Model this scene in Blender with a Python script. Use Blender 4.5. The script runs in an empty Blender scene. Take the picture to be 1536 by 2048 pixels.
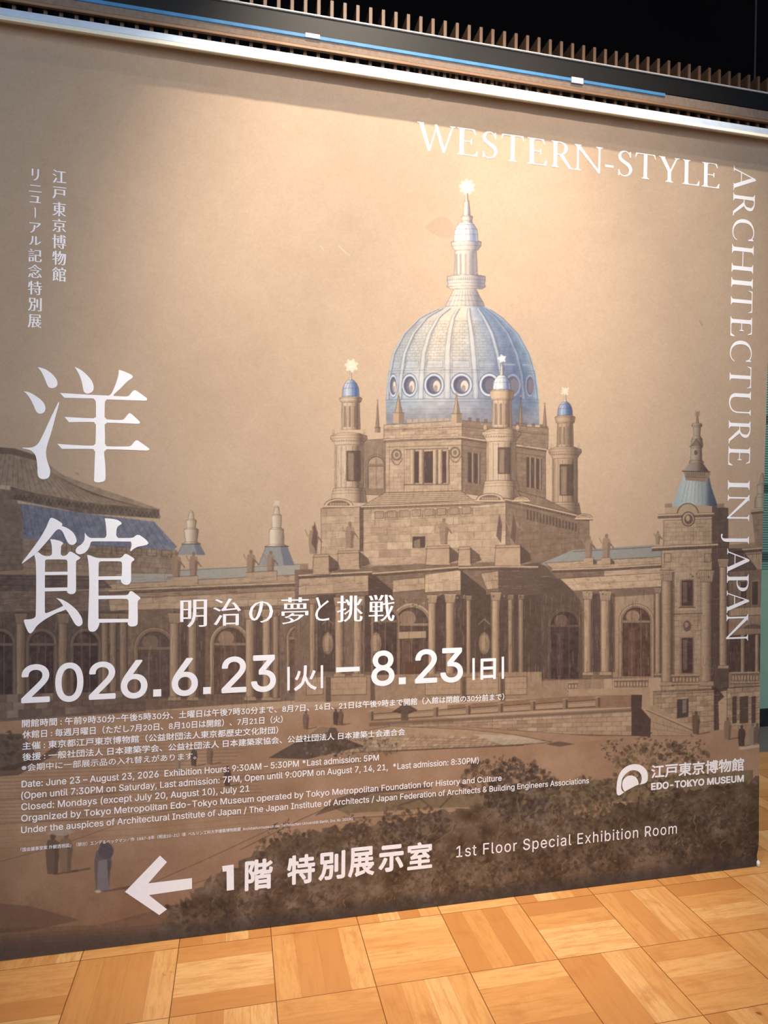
import bpy, bmesh, math, os
import numpy as np
from mathutils import Vector, Matrix

C = bpy.context.scene.collection
SC = bpy.context.scene
# ---------------------------------------------------------------- camera
IW, IH = 1536, 2048
FOC, YAW, PITCH, ROLL, EYE, DIST = 1319.85, .21795, -.01114, .01159, 1.4621, 2.28533
FW = Vector((math.sin(YAW) * math.cos(PITCH), math.cos(YAW) * math.cos(PITCH), math.sin(PITCH)))
RT0 = Vector((math.cos(YAW), -math.sin(YAW), 0)); UP0 = RT0.cross(FW)
RT = RT0 * math.cos(ROLL) + UP0 * math.sin(ROLL); UP = -RT0 * math.sin(ROLL) + UP0 * math.cos(ROLL)
EYEPOS = Vector((0, -DIST, EYE))
cam = bpy.data.cameras.new('camera'); camera = bpy.data.objects.new('camera', cam); C.objects.link(camera)
m = Matrix((RT, UP, -FW)).transposed().to_4x4(); m.translation = EYEPOS
camera.matrix_world = m
cam.sensor_fit = 'HORIZONTAL'; cam.sensor_width = 36; cam.lens = FOC / IW * 36; cam.clip_start = .05
SC.camera = camera

def plane_at(px, py, Y):
    """where the sight line of a picture point meets the upright plane y = Y"""
    d = FW + RT * ((px - IW / 2) / FOC) - UP * ((py - IH / 2) / FOC)
    return EYEPOS + d * ((Y - EYEPOS.y) / d.y)

# ---------------------------------------------------------------- light
SC.view_settings.view_transform = 'Standard'; SC.view_settings.look = 'None'
SC.view_settings.exposure = 0.0; SC.view_settings.gamma = 1.0; SC.view_settings.use_curve_mapping = False
world = bpy.data.worlds.new('hall_air'); SC.world = world; world.use_nodes = True
world.node_tree.nodes['Background'].inputs[0].default_value = (.62, .76, 1, 1)
world.node_tree.nodes['Background'].inputs[1].default_value = .16

def lamp(name, kind, loc, target, energy, color, **kw):
    l = bpy.data.lights.new(name, kind); o = bpy.data.objects.new(name, l); C.objects.link(o)
    l.energy = energy; l.color = color
    for k, v in kw.items(): setattr(l, k, v)
    o.location = loc
    o.rotation_euler = (Vector(target) - Vector(loc)).to_track_quat('-Z', 'Y').to_euler()
    return o
WARM = (1, .85, .68)
lamp('ceiling_spot', 'SPOT', (.5, -1.17, 5.3), (.55, -.05, 2.2), 900, WARM, spot_size=math.radians(40), spot_blend=.9, shadow_soft_size=.05)
lamp('ceiling_spot', 'SPOT', (1.45, -1.17, 5.3), (1.45, -.05, 1.8), 420, WARM, spot_size=math.radians(40), spot_blend=.9, shadow_soft_size=.05)
lamp('ceiling_spot', 'SPOT', (1.6, -1.5, 5.3), (1.5, -.6, 0), 170, WARM, spot_size=math.radians(60), spot_blend=1, shadow_soft_size=.05)
lamp('ceiling_spot', 'SPOT', (-.2, -1.5, 5.3), (-.1, -.7, 0), 200, WARM, spot_size=math.radians(55), spot_blend=1, shadow_soft_size=.05)
lamp('front_fill_spot', 'SPOT', (.8, -3.6, 4.0), (.75, 0, 2.35), 530, (1, .88, .76), spot_size=math.radians(42), spot_blend=1, shadow_soft_size=.12)  # unseen spot added to soften the shadow band under the rail
lamp('wall_fill', 'SPOT', (3.3, .5, 4.2), (3.4, 1.5, .9), 150, (1, .95, .86), spot_size=math.radians(50), spot_blend=1, shadow_soft_size=.05)  # unseen lamp added to brighten the mint and teal panels
lamp('cool_fill', 'AREA', (-1.0, -6.5, 3.0), (.5, 0, 1.5), 235, (.72, .84, 1), size=4, shape='SQUARE')  # added cool fill from the front, no known source there
# ---------------------------------------------------------------- the picture printed on the banner
# A plain domed palace in a park, drawn as shapes into an array; it colours the fabric mesh.
CX0, CY0, CW, CH = -80, 0, 1680, 2000          # area of the print, in drawing units
rng = np.random.default_rng(7)

def noise(h, w, cell, seed):
    r = np.random.default_rng(seed)
    gh, gw = int(h / cell) + 3, int(w / cell) + 3
    g = r.random((gh, gw)).astype(np.float32)
    y = np.linspace(0, h / cell, h); x = np.linspace(0, w / cell, w)
    yi, xi = y.astype(int), x.astype(int)
    fy, fx = (y - yi)[:, None], (x - xi)[None, :]
    fy, fx = fy * fy * (3 - 2 * fy), fx * fx * (3 - 2 * fx)
    a = g[yi][:, xi]; b = g[yi][:, xi + 1]; c = g[yi + 1][:, xi]; d = g[yi + 1][:, xi + 1]
    return (a * (1 - fx) + b * fx) * (1 - fy) + (c * (1 - fx) + d * fx) * fy

def fbm(h, w, cell, seed, octaves=4):
    s, amp, tot = 0, 1.0, 0
    for k in range(octaves):
        s = s + amp * noise(h, w, max(cell / 2 ** k, 1.01), seed + k); tot += amp; amp *= .55
    return s / tot - .5

IMG = np.zeros((CH, CW, 3), np.float32)

def cover(pts, x0, y0, x1, y1, ss=3):
    gx = (np.arange((x1 - x0) * ss) + .5) / ss + x0
    gy = (np.arange((y1 - y0) * ss) + .5) / ss + y0
    ins = np.zeros((len(gy), len(gx)), bool)
    n = len(pts)
    for i in range(n):
        (ax, ay), (bx, by) = pts[i], pts[(i + 1) % n]
        if ay == by: continue
        lo, hi = (ay, by) if ay < by else (by, ay)
        r0, r1 = np.searchsorted(gy, lo), np.searchsorted(gy, hi)
        if r1 <= r0: continue
        xs = ax + (gy[r0:r1] - ay) * (bx - ax) / (by - ay)
        ins[r0:r1] ^= gx[None, :] < xs[:, None]
    return ins.reshape(y1 - y0, ss, x1 - x0, ss).mean((1, 3))

def poly(pts, col, a=1.0):
    p = np.asarray(pts, float)
    x0, y0 = max(int(p[:, 0].min()) - 1, CX0), max(int(p[:, 1].min()) - 1, CY0)
    x1, y1 = min(int(p[:, 0].max()) + 2, CX0 + CW), min(int(p[:, 1].max()) + 2, CY0 + CH)
    if x1 <= x0 or y1 <= y0: return
    m = (cover(p.tolist(), x0, y0, x1, y1) * a)[..., None]
    v = IMG[y0 - CY0:y1 - CY0, x0 - CX0:x1 - CX0]
    if callable(col):
        X, Y = np.meshgrid(np.arange(x0, x1) + .5, np.arange(y0, y1) + .5)
        c = col(X, Y)
    else:
        c = np.array(col, np.float32)
    v += (c - v) * m

def line(pts, w, col, a=1.0):
    for (ax, ay), (bx, by) in zip(pts, pts[1:]):
        dx, dy = bx - ax, by - ay
        L = math.hypot(dx, dy) or 1
        nx, ny = -dy / L * w / 2, dx / L * w / 2
        poly([(ax + nx, ay + ny), (bx + nx, by + ny), (bx - nx, by - ny), (ax - nx, ay - ny)], col, a)

def ell(cx, cy, rx, ry, col, a=1.0, n=28, t0=0, t1=2 * math.pi):
    poly([(cx + rx * math.cos(t0 + (t1 - t0) * k / n), cy + ry * math.sin(t0 + (t1 - t0) * k / n)) for k in range(n + 1)], col, a)

def mapping(ox, oy, s):
    def f(*p):
        if len(p) == 2 and not hasattr(p[0], '__len__'): return (ox + p[0] / s, oy + p[1] / s)
        return [(ox + x / s, oy + y / s) for x, y in p[0]]
    f.s = s
    return f

def lerp(a, b, t): return tuple(x + (y - x) * t for x, y in zip(a, b))

LIT, STONE, MID, SHADE, DARK, INK = (190, 160, 129), (174, 145, 116), (146, 119, 96), (104, 83, 71), (76, 58, 52), (70, 54, 47)
BLUE, PALE = (98, 120, 158), (205, 200, 192)

def across(cx, r, stops):
    xs = [s[0] for s in stops]
    def f(X, Y):
        s = (X - cx) / r
        return np.stack([np.interp(s, xs, [c[1][k] for c in stops]) for k in range(3)], -1)
    return f

def rough(col, amt=10, seed=0):
    def f(X, Y):
        n = fbm(X.shape[0], X.shape[1], 9, seed + int(X[0, 0]) % 97, 3)[..., None] * 2
        return np.array(col, np.float32) + n * amt
    return f

def lathe(M, cx, prof, light=LIT, mid=STONE, dark=SHADE, rings=True, ink=INK):
    """turned shape: prof = (y, radius) from the top down"""
    pts = [(cx - r, y) for y, r in prof] + [(cx + r, y) for y, r in reversed(prof)]
    rm = max(r for _, r in prof) / M.s
    poly(M(pts), across(M(cx, 0)[0], rm, [(-1, mid), (-.6, light), (-.25, light), (.25, mid), (.65, dark), (1, lerp(dark, mid, .4))]))
    line(M([(cx - r, y) for y, r in prof]), .8, ink, .55); line(M([(cx + r, y) for y, r in prof]), 1.1, ink, .75)
    if rings:
        for y, r in prof:
            line(M([(cx - r + 2 * r * k / 8, y + (1 - ((k - 4) / 4) ** 2) * -r * .06) for k in range(9)]), .8, ink, .5)

def column(M, x0, x1, y0, y1, shade=0.0, cap=True):
    c = [lerp(k, DARK, shade) for k in (STONE, LIT, STONE, MID, SHADE)]
    cx, r = (x0 + x1) / 2, (x1 - x0) / 2
    poly(M([(x0, y0), (x1, y0), (x1, y1), (x0, y1)]), across(M(cx, 0)[0], r / M.s, [(-1, c[0]), (-.5, c[1]), (0, c[2]), (.5, c[3]), (1, c[4])]))
    line(M([(x0, y0), (x0, y1)]), .8, INK, .5); line(M([(x1, y0), (x1, y1)]), 1.2, DARK, .7)
    if cap:
        h = min((x1 - x0) * 1.1, (y1 - y0) * .15)
        poly(M([(x0 - r * .45, y0), (x1 + r * .45, y0), (x1 + r * .1, y0 + h), (x0 - r * .1, y0 + h)]), c[2])
        for k in range(7):
            xx = x0 - r * .3 + (x1 - x0 + r * .6) * k / 6
            line(M([(xx, y0 + h * .15), (xx + (cx - xx) * .2, y0 + h)]), .9, INK, .5)
        line(M([(x0 - r * .5, y0), (x1 + r * .5, y0)]), 1.3, INK, .7)
        line(M([(x0 - r * .15, y0 + h), (x1 + r * .15, y0 + h)]), 1, INK, .6)
        poly(M([(x0 - r * .3, y1 - h * .4), (x1 + r * .3, y1 - h * .4), (x1 + r * .4, y1), (x0 - r * .4, y1)]), c[2])
        line(M([(x0 - r * .4, y1), (x1 + r * .4, y1)]), 1.2, INK, .7)
        line(M([(x0 - r * .3, y1 - h * .4), (x1 + r * .3, y1 - h * .4)]), .9, INK, .5)

def quad(q, u, v):
    (a, b, c, d) = q                            # a b = top left, top right; c d = bottom right, bottom left
    return ((a[0] * (1 - u) + b[0] * u) * (1 - v) + (d[0] * (1 - u) + c[0] * u) * v,
            (a[1] * (1 - u) + b[1] * u) * (1 - v) + (d[1] * (1 - u) + c[1] * u) * v)

def courses(q, rows, cols, col=INK, a=.35, w=.8, seed=1, vary=0):
    r = np.random.default_rng(seed)
    for k in range(rows):
        v0, v1 = k / rows, (k + 1) / rows
        off = .5 * (k % 2)
        for j in range(cols + 1):
            u0, u1 = max((j - off) / cols, 0), min((j + 1 - off) / cols, 1)
            if u1 <= u0: continue
            if vary:
                t = r.normal() * vary
                poly([quad(q, u0, v0), quad(q, u1, v0), quad(q, u1, v1), quad(q, u0, v1)], (255, 236, 205) if t > 0 else DARK, min(abs(t), .4))
            if u0 > 0: line([quad(q, u0, v0), quad(q, u0, v1)], w, col, a * (.5 + r.random() * .6))
        line([quad(q, k2 / 12, v1) for k2 in range(13)], w, col, a * (.7 + r.random() * .5))

def face(M, pts, col, amt=12, edge=.7):
    p = M(pts)
    poly(p, rough(col, amt, 5))
    if edge: line(p + p[:1], 1, INK, edge)
    return p

def cornice(M, pts, h, dark=.6):
    """lit moulding with the dark band under it; pts is the upper edge"""
    up = M(pts); lo = M([(x, y + h) for x, y in pts]); lo2 = M([(x, y + h * 2.1) for x, y in pts])
    poly(lo + lo2[::-1], lerp(SHADE, DARK, .5), dark)
    poly(up + lo[::-1], LIT)
    line(up, 1, INK, .6); line(lo, 1.3, INK, .8)
    (ax, ay), (bx, by) = lo[0], lo[-1]
    n = int(abs(bx - ax) / 4)
    for k in range(n):
        i = (k + .5) / n * (len(lo) - 1); j = min(int(i), len(lo) - 2); f = i - j
        x = lo[j][0] * (1 - f) + lo[j + 1][0] * f; y = lo[j][1] * (1 - f) + lo[j + 1][1] * f
        line([(x, y), (x, y + h * .5 / M.s)], 1.2, STONE, .55)

def arch(M, cx, hw, ytop, ybot, glass=DARK, rim=STONE, glow=0.0, mullions=2, spring=None):
    spring = ytop + hw if spring is None else spring
    def outline(k):
        return [(cx - hw * k, ybot)] + [(cx - hw * k * math.cos(math.pi * t / 18), spring - (spring - ytop) * k * math.sin(math.pi * t / 18)) for t in range(19)] + [(cx + hw * k, ybot)]
    poly(M(outline(1.28)), rim); line(M(outline(1.28)), 1, INK, .7)
    poly(M(outline(1.12)), lerp(rim, SHADE, .35)); line(M(outline(1.12)), .8, INK, .5)
    poly(M(outline(1)), rough(glass, 16, 3)); line(M(outline(1)), 1.2, INK, .8)
    if glow:
        ell(*M(cx - hw * .25, spring - (spring - ytop) * .35), hw * .5 / M.s, (spring - ytop) * .45 / M.s, (196, 160, 128), glow)
        poly(M([(cx - hw * .6, spring + hw * .6), (cx - hw * .1, spring + hw * .5), (cx - hw * .1, ybot - 10), (cx - hw * .6, ybot - 10)]), (150, 112, 92), glow * .5)
    poly(M([(cx - hw, spring - 4), (cx + hw, spring - 4), (cx + hw, spring + 10), (cx - hw, spring + 10)]), lerp(rim, SHADE, .4))
    line(M([(cx - hw, spring + 10), (cx + hw, spring + 10)]), 1, INK, .6)
    for k in range(mullions):
        x = cx + hw * (2 * (k + 1) / (mullions + 1) - 1)
        line(M([(x, ytop + hw * .25), (x, ybot)]), 1.8, lerp(rim, SHADE, .55), .8)

def star(M, x, y, r, col=(236, 222, 200), n=14):
    for k in range(n):
        t = 2 * math.pi * k / n + .1
        rr = r * (1 if k % 2 else .78)
        w = .16
        poly(M([(x + rr * math.cos(t - w), y + rr * math.sin(t - w)), (x + rr * math.cos(t + w), y + rr * math.sin(t + w)), (x + r * .2 * math.cos(t + 1.5), y + r * .2 * math.sin(t + 1.5)), (x + r * .2 * math.cos(t - 1.5), y + r * .2 * math.sin(t - 1.5))]), col, .9)
    ell(*M(x, y), r * .42 / M.s, r * .42 / M.s, col)

def figure(M, x, y, h, col, a=.9, lean=0.0):
    """a small carved or walking figure standing on (x, y)"""
    w = h * .17
    poly(M([(x - w * .8, y), (x - w, y - h * .35), (x - w * 1.05, y - h * .6), (x - w * .8, y - h * .82), (x + w * .1, y - h * .86), (x + w * .9, y - h * .78), (x + w * 1.1, y - h * .55), (x + w * .7, y - h * .3), (x + w * .75, y)]), col, a)
    ell(*M(x + lean, y - h * .92), h * .07 / M.s, h * .085 / M.s, lerp(col, INK, .25), a)
    poly(M([(x + w * .15, y), (x + w * .3, y - h * .7), (x + w * .95, y - h * .6), (x + w * .7, y)]), lerp(col, DARK, .5), a * .7)

def statue(M, x, y, h):
    figure(M, x, y, h, MID)
    w = h * .2
    line(M([(x - w, y - h * .62), (x - w * 1.5, y - h * .85)]), 2.2, MID, .9)
    line(M([(x + w * .8, y - h * .6), (x + w * 1.5, y - h * .4)]), 2.2, SHADE, .9)

def spire(M, x, ytop, ybot, w, col=MID):
    poly(M([(x, ytop), (x + w * .45, ybot - w * 1.3), (x + w * .7, ybot - w * 1.3), (x + w * .7, ybot), (x - w * .7, ybot), (x - w * .7, ybot - w * 1.3), (x - w * .45, ybot - w * 1.3)]), col)
    poly(M([(x, ytop), (x + w * .45, ybot - w * 1.3), (x + w * .7, ybot - w * 1.3), (x + w * .7, ybot), (x, ybot)]), SHADE, .6)
    line(M([(x - w * .45, ybot - w * 1.3), (x, ytop), (x + w * .45, ybot - w * 1.3)]), .9, INK, .7)
    line(M([(x - w * .8, ybot - w * 1.3), (x + w * .8, ybot - w * 1.3)]), 1.3, INK, .6)
    ell(*M(x, ytop), w * .16 / M.s + .6, w * .16 / M.s + .6, col)

def leaf_mass(pts, n, tones, r0, r1, a=.55, seed=3):
    """brushed foliage inside the outline pts"""
    r = np.random.default_rng(seed)
    p = np.asarray(pts, float)
    lo, hi = p.min(0), p.max(0)
    k = 0
    x0, y0 = int(lo[0]), int(lo[1]); x1, y1 = int(hi[0]) + 2, int(hi[1]) + 2
    m = cover(p.tolist(), x0, y0, x1, y1, 1)
    while k < n:
        x, y = r.uniform(lo[0], hi[0]), r.uniform(lo[1], hi[1])
        if m[int(y) - y0, int(x) - x0] < .5: continue
        k += 1
        t = tones[r.integers(len(tones))]
        s, asp, th = r.uniform(r0, r1), r.uniform(.4, .9), r.uniform(0, 3.14)
        q = []
        for j in range(7):
            f = s * r.uniform(.6, 1.25); u = 2 * math.pi * j / 7
            ex, ey = f * math.cos(u), f * asp * math.sin(u)
            q.append((x + ex * math.cos(th) - ey * math.sin(th), y + ex * math.sin(th) + ey * math.cos(th)))
        poly(q, t, a * r.uniform(.5, 1))

def blob(cx, cy, rx, ry, seed, n=22, jag=.18):
    r = np.random.default_rng(seed)
    return [(cx + rx * math.cos(2 * math.pi * k / n) * (1 + r.uniform(-jag, jag)), cy + ry * math.sin(2 * math.pi * k / n) * (1 + r.uniform(-jag, jag))) for k in range(n)]

def paint():
    A, B = mapping(620, 340, 2.743), mapping(620, 800, 2.648)
    C, D = mapping(0, 860, 2.4), mapping(1000, 800, 2.866)
    E, F = mapping(0, 1360, 1.92), mapping(700, 1360, 1.837)
    P = mapping(0, 0, 1)
    # toned paper of the sky
    IMG[:] = np.array((187, 157, 128), np.float32)
    n1, n2 = fbm(CH, CW, 260, 11)[..., None], fbm(CH, CW, 34, 21)[..., None]
    IMG[:] += n1 * np.array((16, 14, 12)) + n2 * np.array((6, 6, 6))
    poly(A([(625, 310), (680, 270), (740, 245), (790, 300), (780, 370), (720, 372), (665, 345)]), (150, 122, 98), .22)
    for q in ([(1399, 640), (1404, 652)], [(152, 945), (158, 950)], [(640, 490), (648, 500)], [(676, 490), (700, 512)]):
        line(q, 2.2, (226, 205, 178) if q[0][0] > 600 and q[0][0] < 900 else (110, 78, 62), .35)
    # ------------------------------------------------ dome
    ys = np.array([745, 770, 810, 900, 1010, 1130, 1250, 1400.]); cxs = np.array([852, 845, 832, 830, 830, 836, 837, 840.]); Rs = np.array([102, 155, 230, 320, 380, 409, 421, 420.])
    cen = lambda y: np.interp(y, ys, cxs); rad = lambda y: np.interp(y, ys, Rs)
    yy = np.linspace(745, 1400, 60)
    S = [-1, -.72, -.42, -.08, .18, .45, .72, .9, 1]
    top = [(170, 172, 172), (206, 198, 184), (226, 206, 178), (222, 204, 178), (206, 200, 188), (150, 165, 184), (104, 126, 164), (112, 140, 172), (150, 178, 194)]
    low = [(150, 170, 186), (172, 188, 200), (196, 198, 198), (182, 186, 194), (160, 168, 184), (120, 132, 160), (86, 102, 142), (98, 122, 158), (142, 170, 190)]
    def domecol(X, Y):
        yA = (Y - 340) * 2.743
        s = ((X - 620) * 2.743 - np.interp(yA, ys, cxs)) / np.interp(yA, ys, Rs)
        t = np.clip((yA - 820) / 420, 0, 1)[..., None]; g = np.clip((yA - 1240) / 130, 0, 1)[..., None]
        a = np.stack([np.interp(s, S, [c[k] for c in top]) for k in range(3)], -1)
        b = np.stack([np.interp(s, S, [c[k] for c in low]) for k in range(3)], -1)
        c = a * (1 - t) + b * t
        c = c * (1 - g * .7) + np.array((132, 126, 132)) * g * .7
        return c * .9 + fbm(*X.shape, 14, 5)[..., None] * 34
    poly(A([(cen(y) - rad(y), y) for y in yy] + [(cen(y) + rad(y), y) for y in yy[::-1]]), domecol)
    P_ = lambda th, y: (cen(y) + rad(y) * math.sin(math.radians(th)), y - 8 * math.cos(math.radians(th)))
    for th in (-66, -44, -22, -.5, 21, 42, 64):
        for k in range(14):                                           # slate courses
            y0 = 835 + k * 16
            seg = [P_(th + d, y0) for d in (-8, -4, 0, 4, 8)]
            line(A(seg), .7, (104, 96, 104), .55)
            for d in (-6, -1, 4) if k % 2 else (-4, 2, 7):
                line(A([P_(th + d, y0), P_(th + d, y0 + 16)]), .7, (104, 96, 104), .5)
        line(A([P_(th - 7, 1052), P_(th + 7, 1052), P_(th + 7, 1092), P_(th - 7, 1092), P_(th - 7, 1052)]), 1.1, (104, 102, 120), .65)
        line(A([P_(th - 6, 1072), P_(th + 6, 1072)]), 3.5, (150, 158, 172), .5)
    for th in (-76, -55, -33, -11.5, 10, 31.5, 53, 75):
        for d, w, c, a in ((-2.2, 1, (92, 92, 112), .65), (0, 4.2, (188, 188, 186), .6 if th < 35 else .25), (2.4, 1.3, (78, 80, 104), .75), (3.8, 1.6, (84, 88, 116), .35)):
            line(A([P_(th + d, y) for y in np.linspace(765, 1262, 30)]), w, c, a)
    for y, a in ((1104, .6), (1118, .4), (1262, .75), (1278, .5), (1318, .3), (1345, .25)):
        line(A([P_(th, y) for th in range(-88, 89, 8)]), 1.1, (90, 88, 108), a)
    for th in (-66, -44, -22, -.5, 21, 42, 64):
        c = math.cos(math.radians(th)); x, y = P_(th, 1186)
        rx, ry = 56 * c / 2.743, 61 / 2.743
        px, py = A(x, y)
        ell(px, py, rx * 1.12, ry * 1.1, (100, 100, 122)); ell(px, py, rx * 1.03, ry * 1.02, (178, 186, 196) if th < 40 else (118, 130, 160))
        ell(px, py, rx * .82, ry * .82, (84, 84, 108)); ell(px + rx * .16, py + ry * .06, rx * .62, ry * .66, (104, 100, 114))
        if th < 15: ell(px + rx * .3, py + ry * .1, rx * .38, ry * .5, (214, 198, 176), .85); ell(px + rx * .2, py + ry * .3, rx * .2, ry * .3, (132, 122, 124), .8)
    # ------------------------------------------------ lantern
    W = ((206, 194, 176), (170, 163, 158), (112, 108, 122))
    lathe(A, 852, [(655, 62), (690, 78), (720, 96), (748, 108)], *W)
    for k in range(9): line(A([(800 + k * 13, 660), (762 + k * 23, 745)]), 1, (110, 104, 112), .6)
    lathe(A, 858, [(575, 60), (582, 104), (604, 106), (622, 100), (640, 106), (652, 84)], *W)
    for k in range(17): line(A([(758 + k * 12, 584), (758 + k * 12, 604)]), 1.2, (110, 104, 112), .6)
    lathe(A, 856, [(440, 58), (575, 64)], *W)
    for k, x in enumerate((806, 828, 856, 884, 905)):
        poly(A([(x - 7, 458), (x + 5, 458), (x + 6, 572), (x - 7, 572)]), (140, 128, 124) if k != 2 else (166, 140, 120), .65)
    lathe(A, 858, [(388, 66), (394, 83), (416, 80), (440, 62)], *W)
    lathe(A, 856, [(285, 26), (300, 45), (325, 60), (355, 66), (392, 66)], (226, 218, 204), (176, 180, 190), (112, 122, 152))
    for d in (-40, -22, 0, 22, 42): line(A([(856 + d * .5, 292), (856 + d, 330), (856 + d * 1.25, 388)]), .9, (104, 104, 124), .55)
    lathe(A, 862, [(250, 24), (256, 32), (278, 26), (288, 30)], *W)
    lathe(A, 860, [(160, 6), (170, 12), (250, 20)], *W)
    lathe(A, 859, [(110, 5), (165, 8)], *W, rings=False)
    star(A, 862, 92, 44, (222, 206, 180), 18)
    # ------------------------------------------------ small spires round the dome
    for x, y0, y1, w in ((372, 1262, 1440, 22), (1290, 1280, 1440, 24), (1158, 1240, 1420, 22)): spire(A, x, y0, y1, w)
    # ------------------------------------------------ drum body
    face(B, [(285, 212), (410, 205), (410, 505), (285, 500)], lerp(MID, SHADE, .25))
    arch(B, 352, 42, 300, 468, (156, 128, 104), MID, mullions=1)
    f = face(B, [(400, 205), (805, 200), (805, 492), (400, 492)], STONE)
    courses(f, 14, 9, a=.22, seed=4, vary=.05)
    g = face(B, [(805, 200), (1250, 262), (1250, 560), (805, 492)], lerp(MID, SHADE, .45))
    courses(g, 14, 9, a=.25, seed=5)
    f = face(B, [(392, 132), (808, 108), (808, 200), (392, 205)], STONE); courses(f, 4, 10, a=.35, seed=6, vary=.07)
    g = face(B, [(808, 108), (1265, 150), (1262, 262), (808, 200)], lerp(MID, SHADE, .35)); courses(g, 4, 12, a=.35, seed=7)
    for k in range(9): poly(B([(515 + k * 33, 122 - k * 2), (540 + k * 33, 120 - k * 2), (540 + k * 33, 100 - k), (515 + k * 33, 102 - k)]), STONE, .9)
    for k in range(10): poly(B([(840 + k * 42, 112 + k * 4), (858 + k * 42, 113 + k * 4), (858 + k * 42, 92 + k * 4), (840 + k * 42, 92 + k * 4)]), SHADE, .8)
    cornice(B, [(392, 206), (520, 200), (805, 192)], 9); cornice(B, [(805, 192), (1255, 258)], 9, .8)
    line(B([(395, 160), (805, 140), (1260, 185)]), 1.2, INK, .6); line(B([(410, 250), (800, 238), (1245, 300)]), 1, INK, .55)
    spire(A, 488, 1225, 1388, 44, STONE); spire(A, 806, 1225, 1388, 40, STONE)
    for x0, x1 in ((556, 588), (606, 652), (700, 726)):
        poly(B([(x0, 272), (x1, 270), (x1, 440), (x0, 440)]), lerp(DARK, SHADE, .2))
    for x0, x1 in ((532, 556), (578, 604), (652, 676), (680, 704), (724, 740)): column(B, x0, x1, 262, 446, cap=False)
    line(B([(505, 262), (735, 256)]), 1.6, INK, .7); line(B([(500, 448), (735, 446)]), 1.6, INK, .7)
    for x, y in ((460, 290), (770, 278)):
        ell(*B(x, y), 11, 12, SHADE, .8); ell(*B(x, y), 7, 8, STONE); ell(*B(x, y), 4, 5, SHADE, .7)
        line(B([(x - 30, y + 20), (x - 10, y + 50), (x + 12, y + 52), (x + 32, y + 18)]), 2, SHADE, .8)
        line(B([(x - 38, 240), (x - 38, 490)]), 1, INK, .5); line(B([(x + 40, 240), (x + 40, 490)]), 1, INK, .5)
    for x0, x1, t in ((838, 858, 275), (872, 890, 280), (1148, 1164, 300), (1172, 1190, 304), (1200, 1216, 310)):
        poly(B([(x0, t), (x1, t + 3), (x1, t + 165), (x0, t + 160)]), DARK, .85)
        column(B, x1, x1 + 12, t, t + 163, .35, cap=False)
    # ------------------------------------------------ turrets
    def turret(M, cx, y, w, blue, col=(LIT, STONE, SHADE)):
        # y: star, spike, dome top, dome bottom, cornice bottom, drum bottom
        lathe(M, cx, [(y[0], w * .06), (y[1], w * .1), (y[2] + 4, w * .22)], *W, rings=False)
        h = y[3] - y[2]
        lathe(M, cx, [(y[2], w * .3), (y[2] + h * .2, w * .62), (y[2] + h * .5, w * .84), (y[3] - 2, w * .9)], *blue)
        for d in (-.55, -.2, .2, .55): line(M([(cx + w * d * .4, y[2] + h * .08), (cx + w * d, y[2] + h * .5), (cx + w * d * 1.1, y[3])]), .8, (70, 72, 96), .5)
        lathe(M, cx, [(y[3], w * .95), (y[3] + 8, w * 1.2), (y[4] - 6, w * 1.1), (y[4], w * .95)], *col)
        lathe(M, cx, [(y[4], w * .92), (y[5], w)], *col)
        for d in (-.6, -.1, .45): poly(M([(cx + w * d - w * .13, y[4] + 18), (cx + w * d + w * .13, y[4] + 18), (cx + w * d + w * .14, y[5] - 14), (cx + w * d - w * .14, y[5] - 14)]), SHADE, .6)
        for d in (-.85, -.38, .18, .75): line(M([(cx + w * d, y[4]), (cx + w * d, y[5])]), 1, INK, .5)
    def turret_base(cx, r, y0, y1, y2, y3, col, win):
        lathe(B, cx, [(y0 - 14, r * .75), (y0, r * 1.3), (y0 + 16, r * 1.32), (y0 + 30, r * 1.12), (y1, r)], *col)
        for k in range(15): line(B([(cx - r * 1.2 + k * r * .17, y0 + 20), (cx - r * 1.2 + k * r * .17, y0 + 30)]), 1.2, INK, .5)
        lathe(B, cx, [(y1, r), (y2, r * 1.02)], *col)
        for d in (-.9, -.55, -.2, .25, .62, .92): line(B([(cx + r * d, y1 + 4), (cx + r * d, y2 - 4)]), 1, INK, .55)
        x0, x1 = win
        poly(B([(x0, y1 + 30), (x1, y1 + 30), (x1, y2 - 40), (x0, y2 - 40)]), DARK, .75)
        poly(B([(x0 + 8, y1 + 40), ((x0 + x1) / 2, y1 + 40), ((x0 + x1) / 2, y2 - 44), (x0 + 8, y2 - 44)]), MID, .8)
        line(B([(x0, y1 + 30), (x1, y1 + 30), (x1, y2 - 40), (x0, y2 - 40), (x0, y1 + 30)]), 1.4, INK, .7)
        lathe(B, cx, [(y2, r * 1.12), (y2 + 14, r * 1.15), (y2 + 30, r * 1.2), (y3, r * 1.3)], *col)
        for s in (-1.1, 1.1): ell(*B(cx + r * s, y0 - 22), 3.2, 5.5, STONE); line(B([(cx + r * s, y0 - 14), (cx + r * s, y0)]), 2, MID)
    bl = ((178, 186, 198), (104, 128, 172), (70, 92, 140)); bd = ((150, 166, 188), (84, 104, 148), (60, 76, 118))
    cool = (lerp(LIT, PALE, .1), STONE, SHADE); dim = (STONE, MID, SHADE)
    turret_base(1352, 66, 262, 312, 545, 610, dim, (1325, 1395))
    turret(A, 1401, (1235, 1262, 1272, 1348, 1390, 1520), 46, bd, dim); star(A, 1401, 1212, 26, (214, 196, 170), 8)
    turret_base(207, 74, 190, 240, 468, 545, cool, (196, 268))
    turret(A, 224, (1100, 1145, 1152, 1244, 1276, 1424), 52, bl, cool); star(A, 228, 1072, 38, (218, 202, 178), 14)
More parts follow.
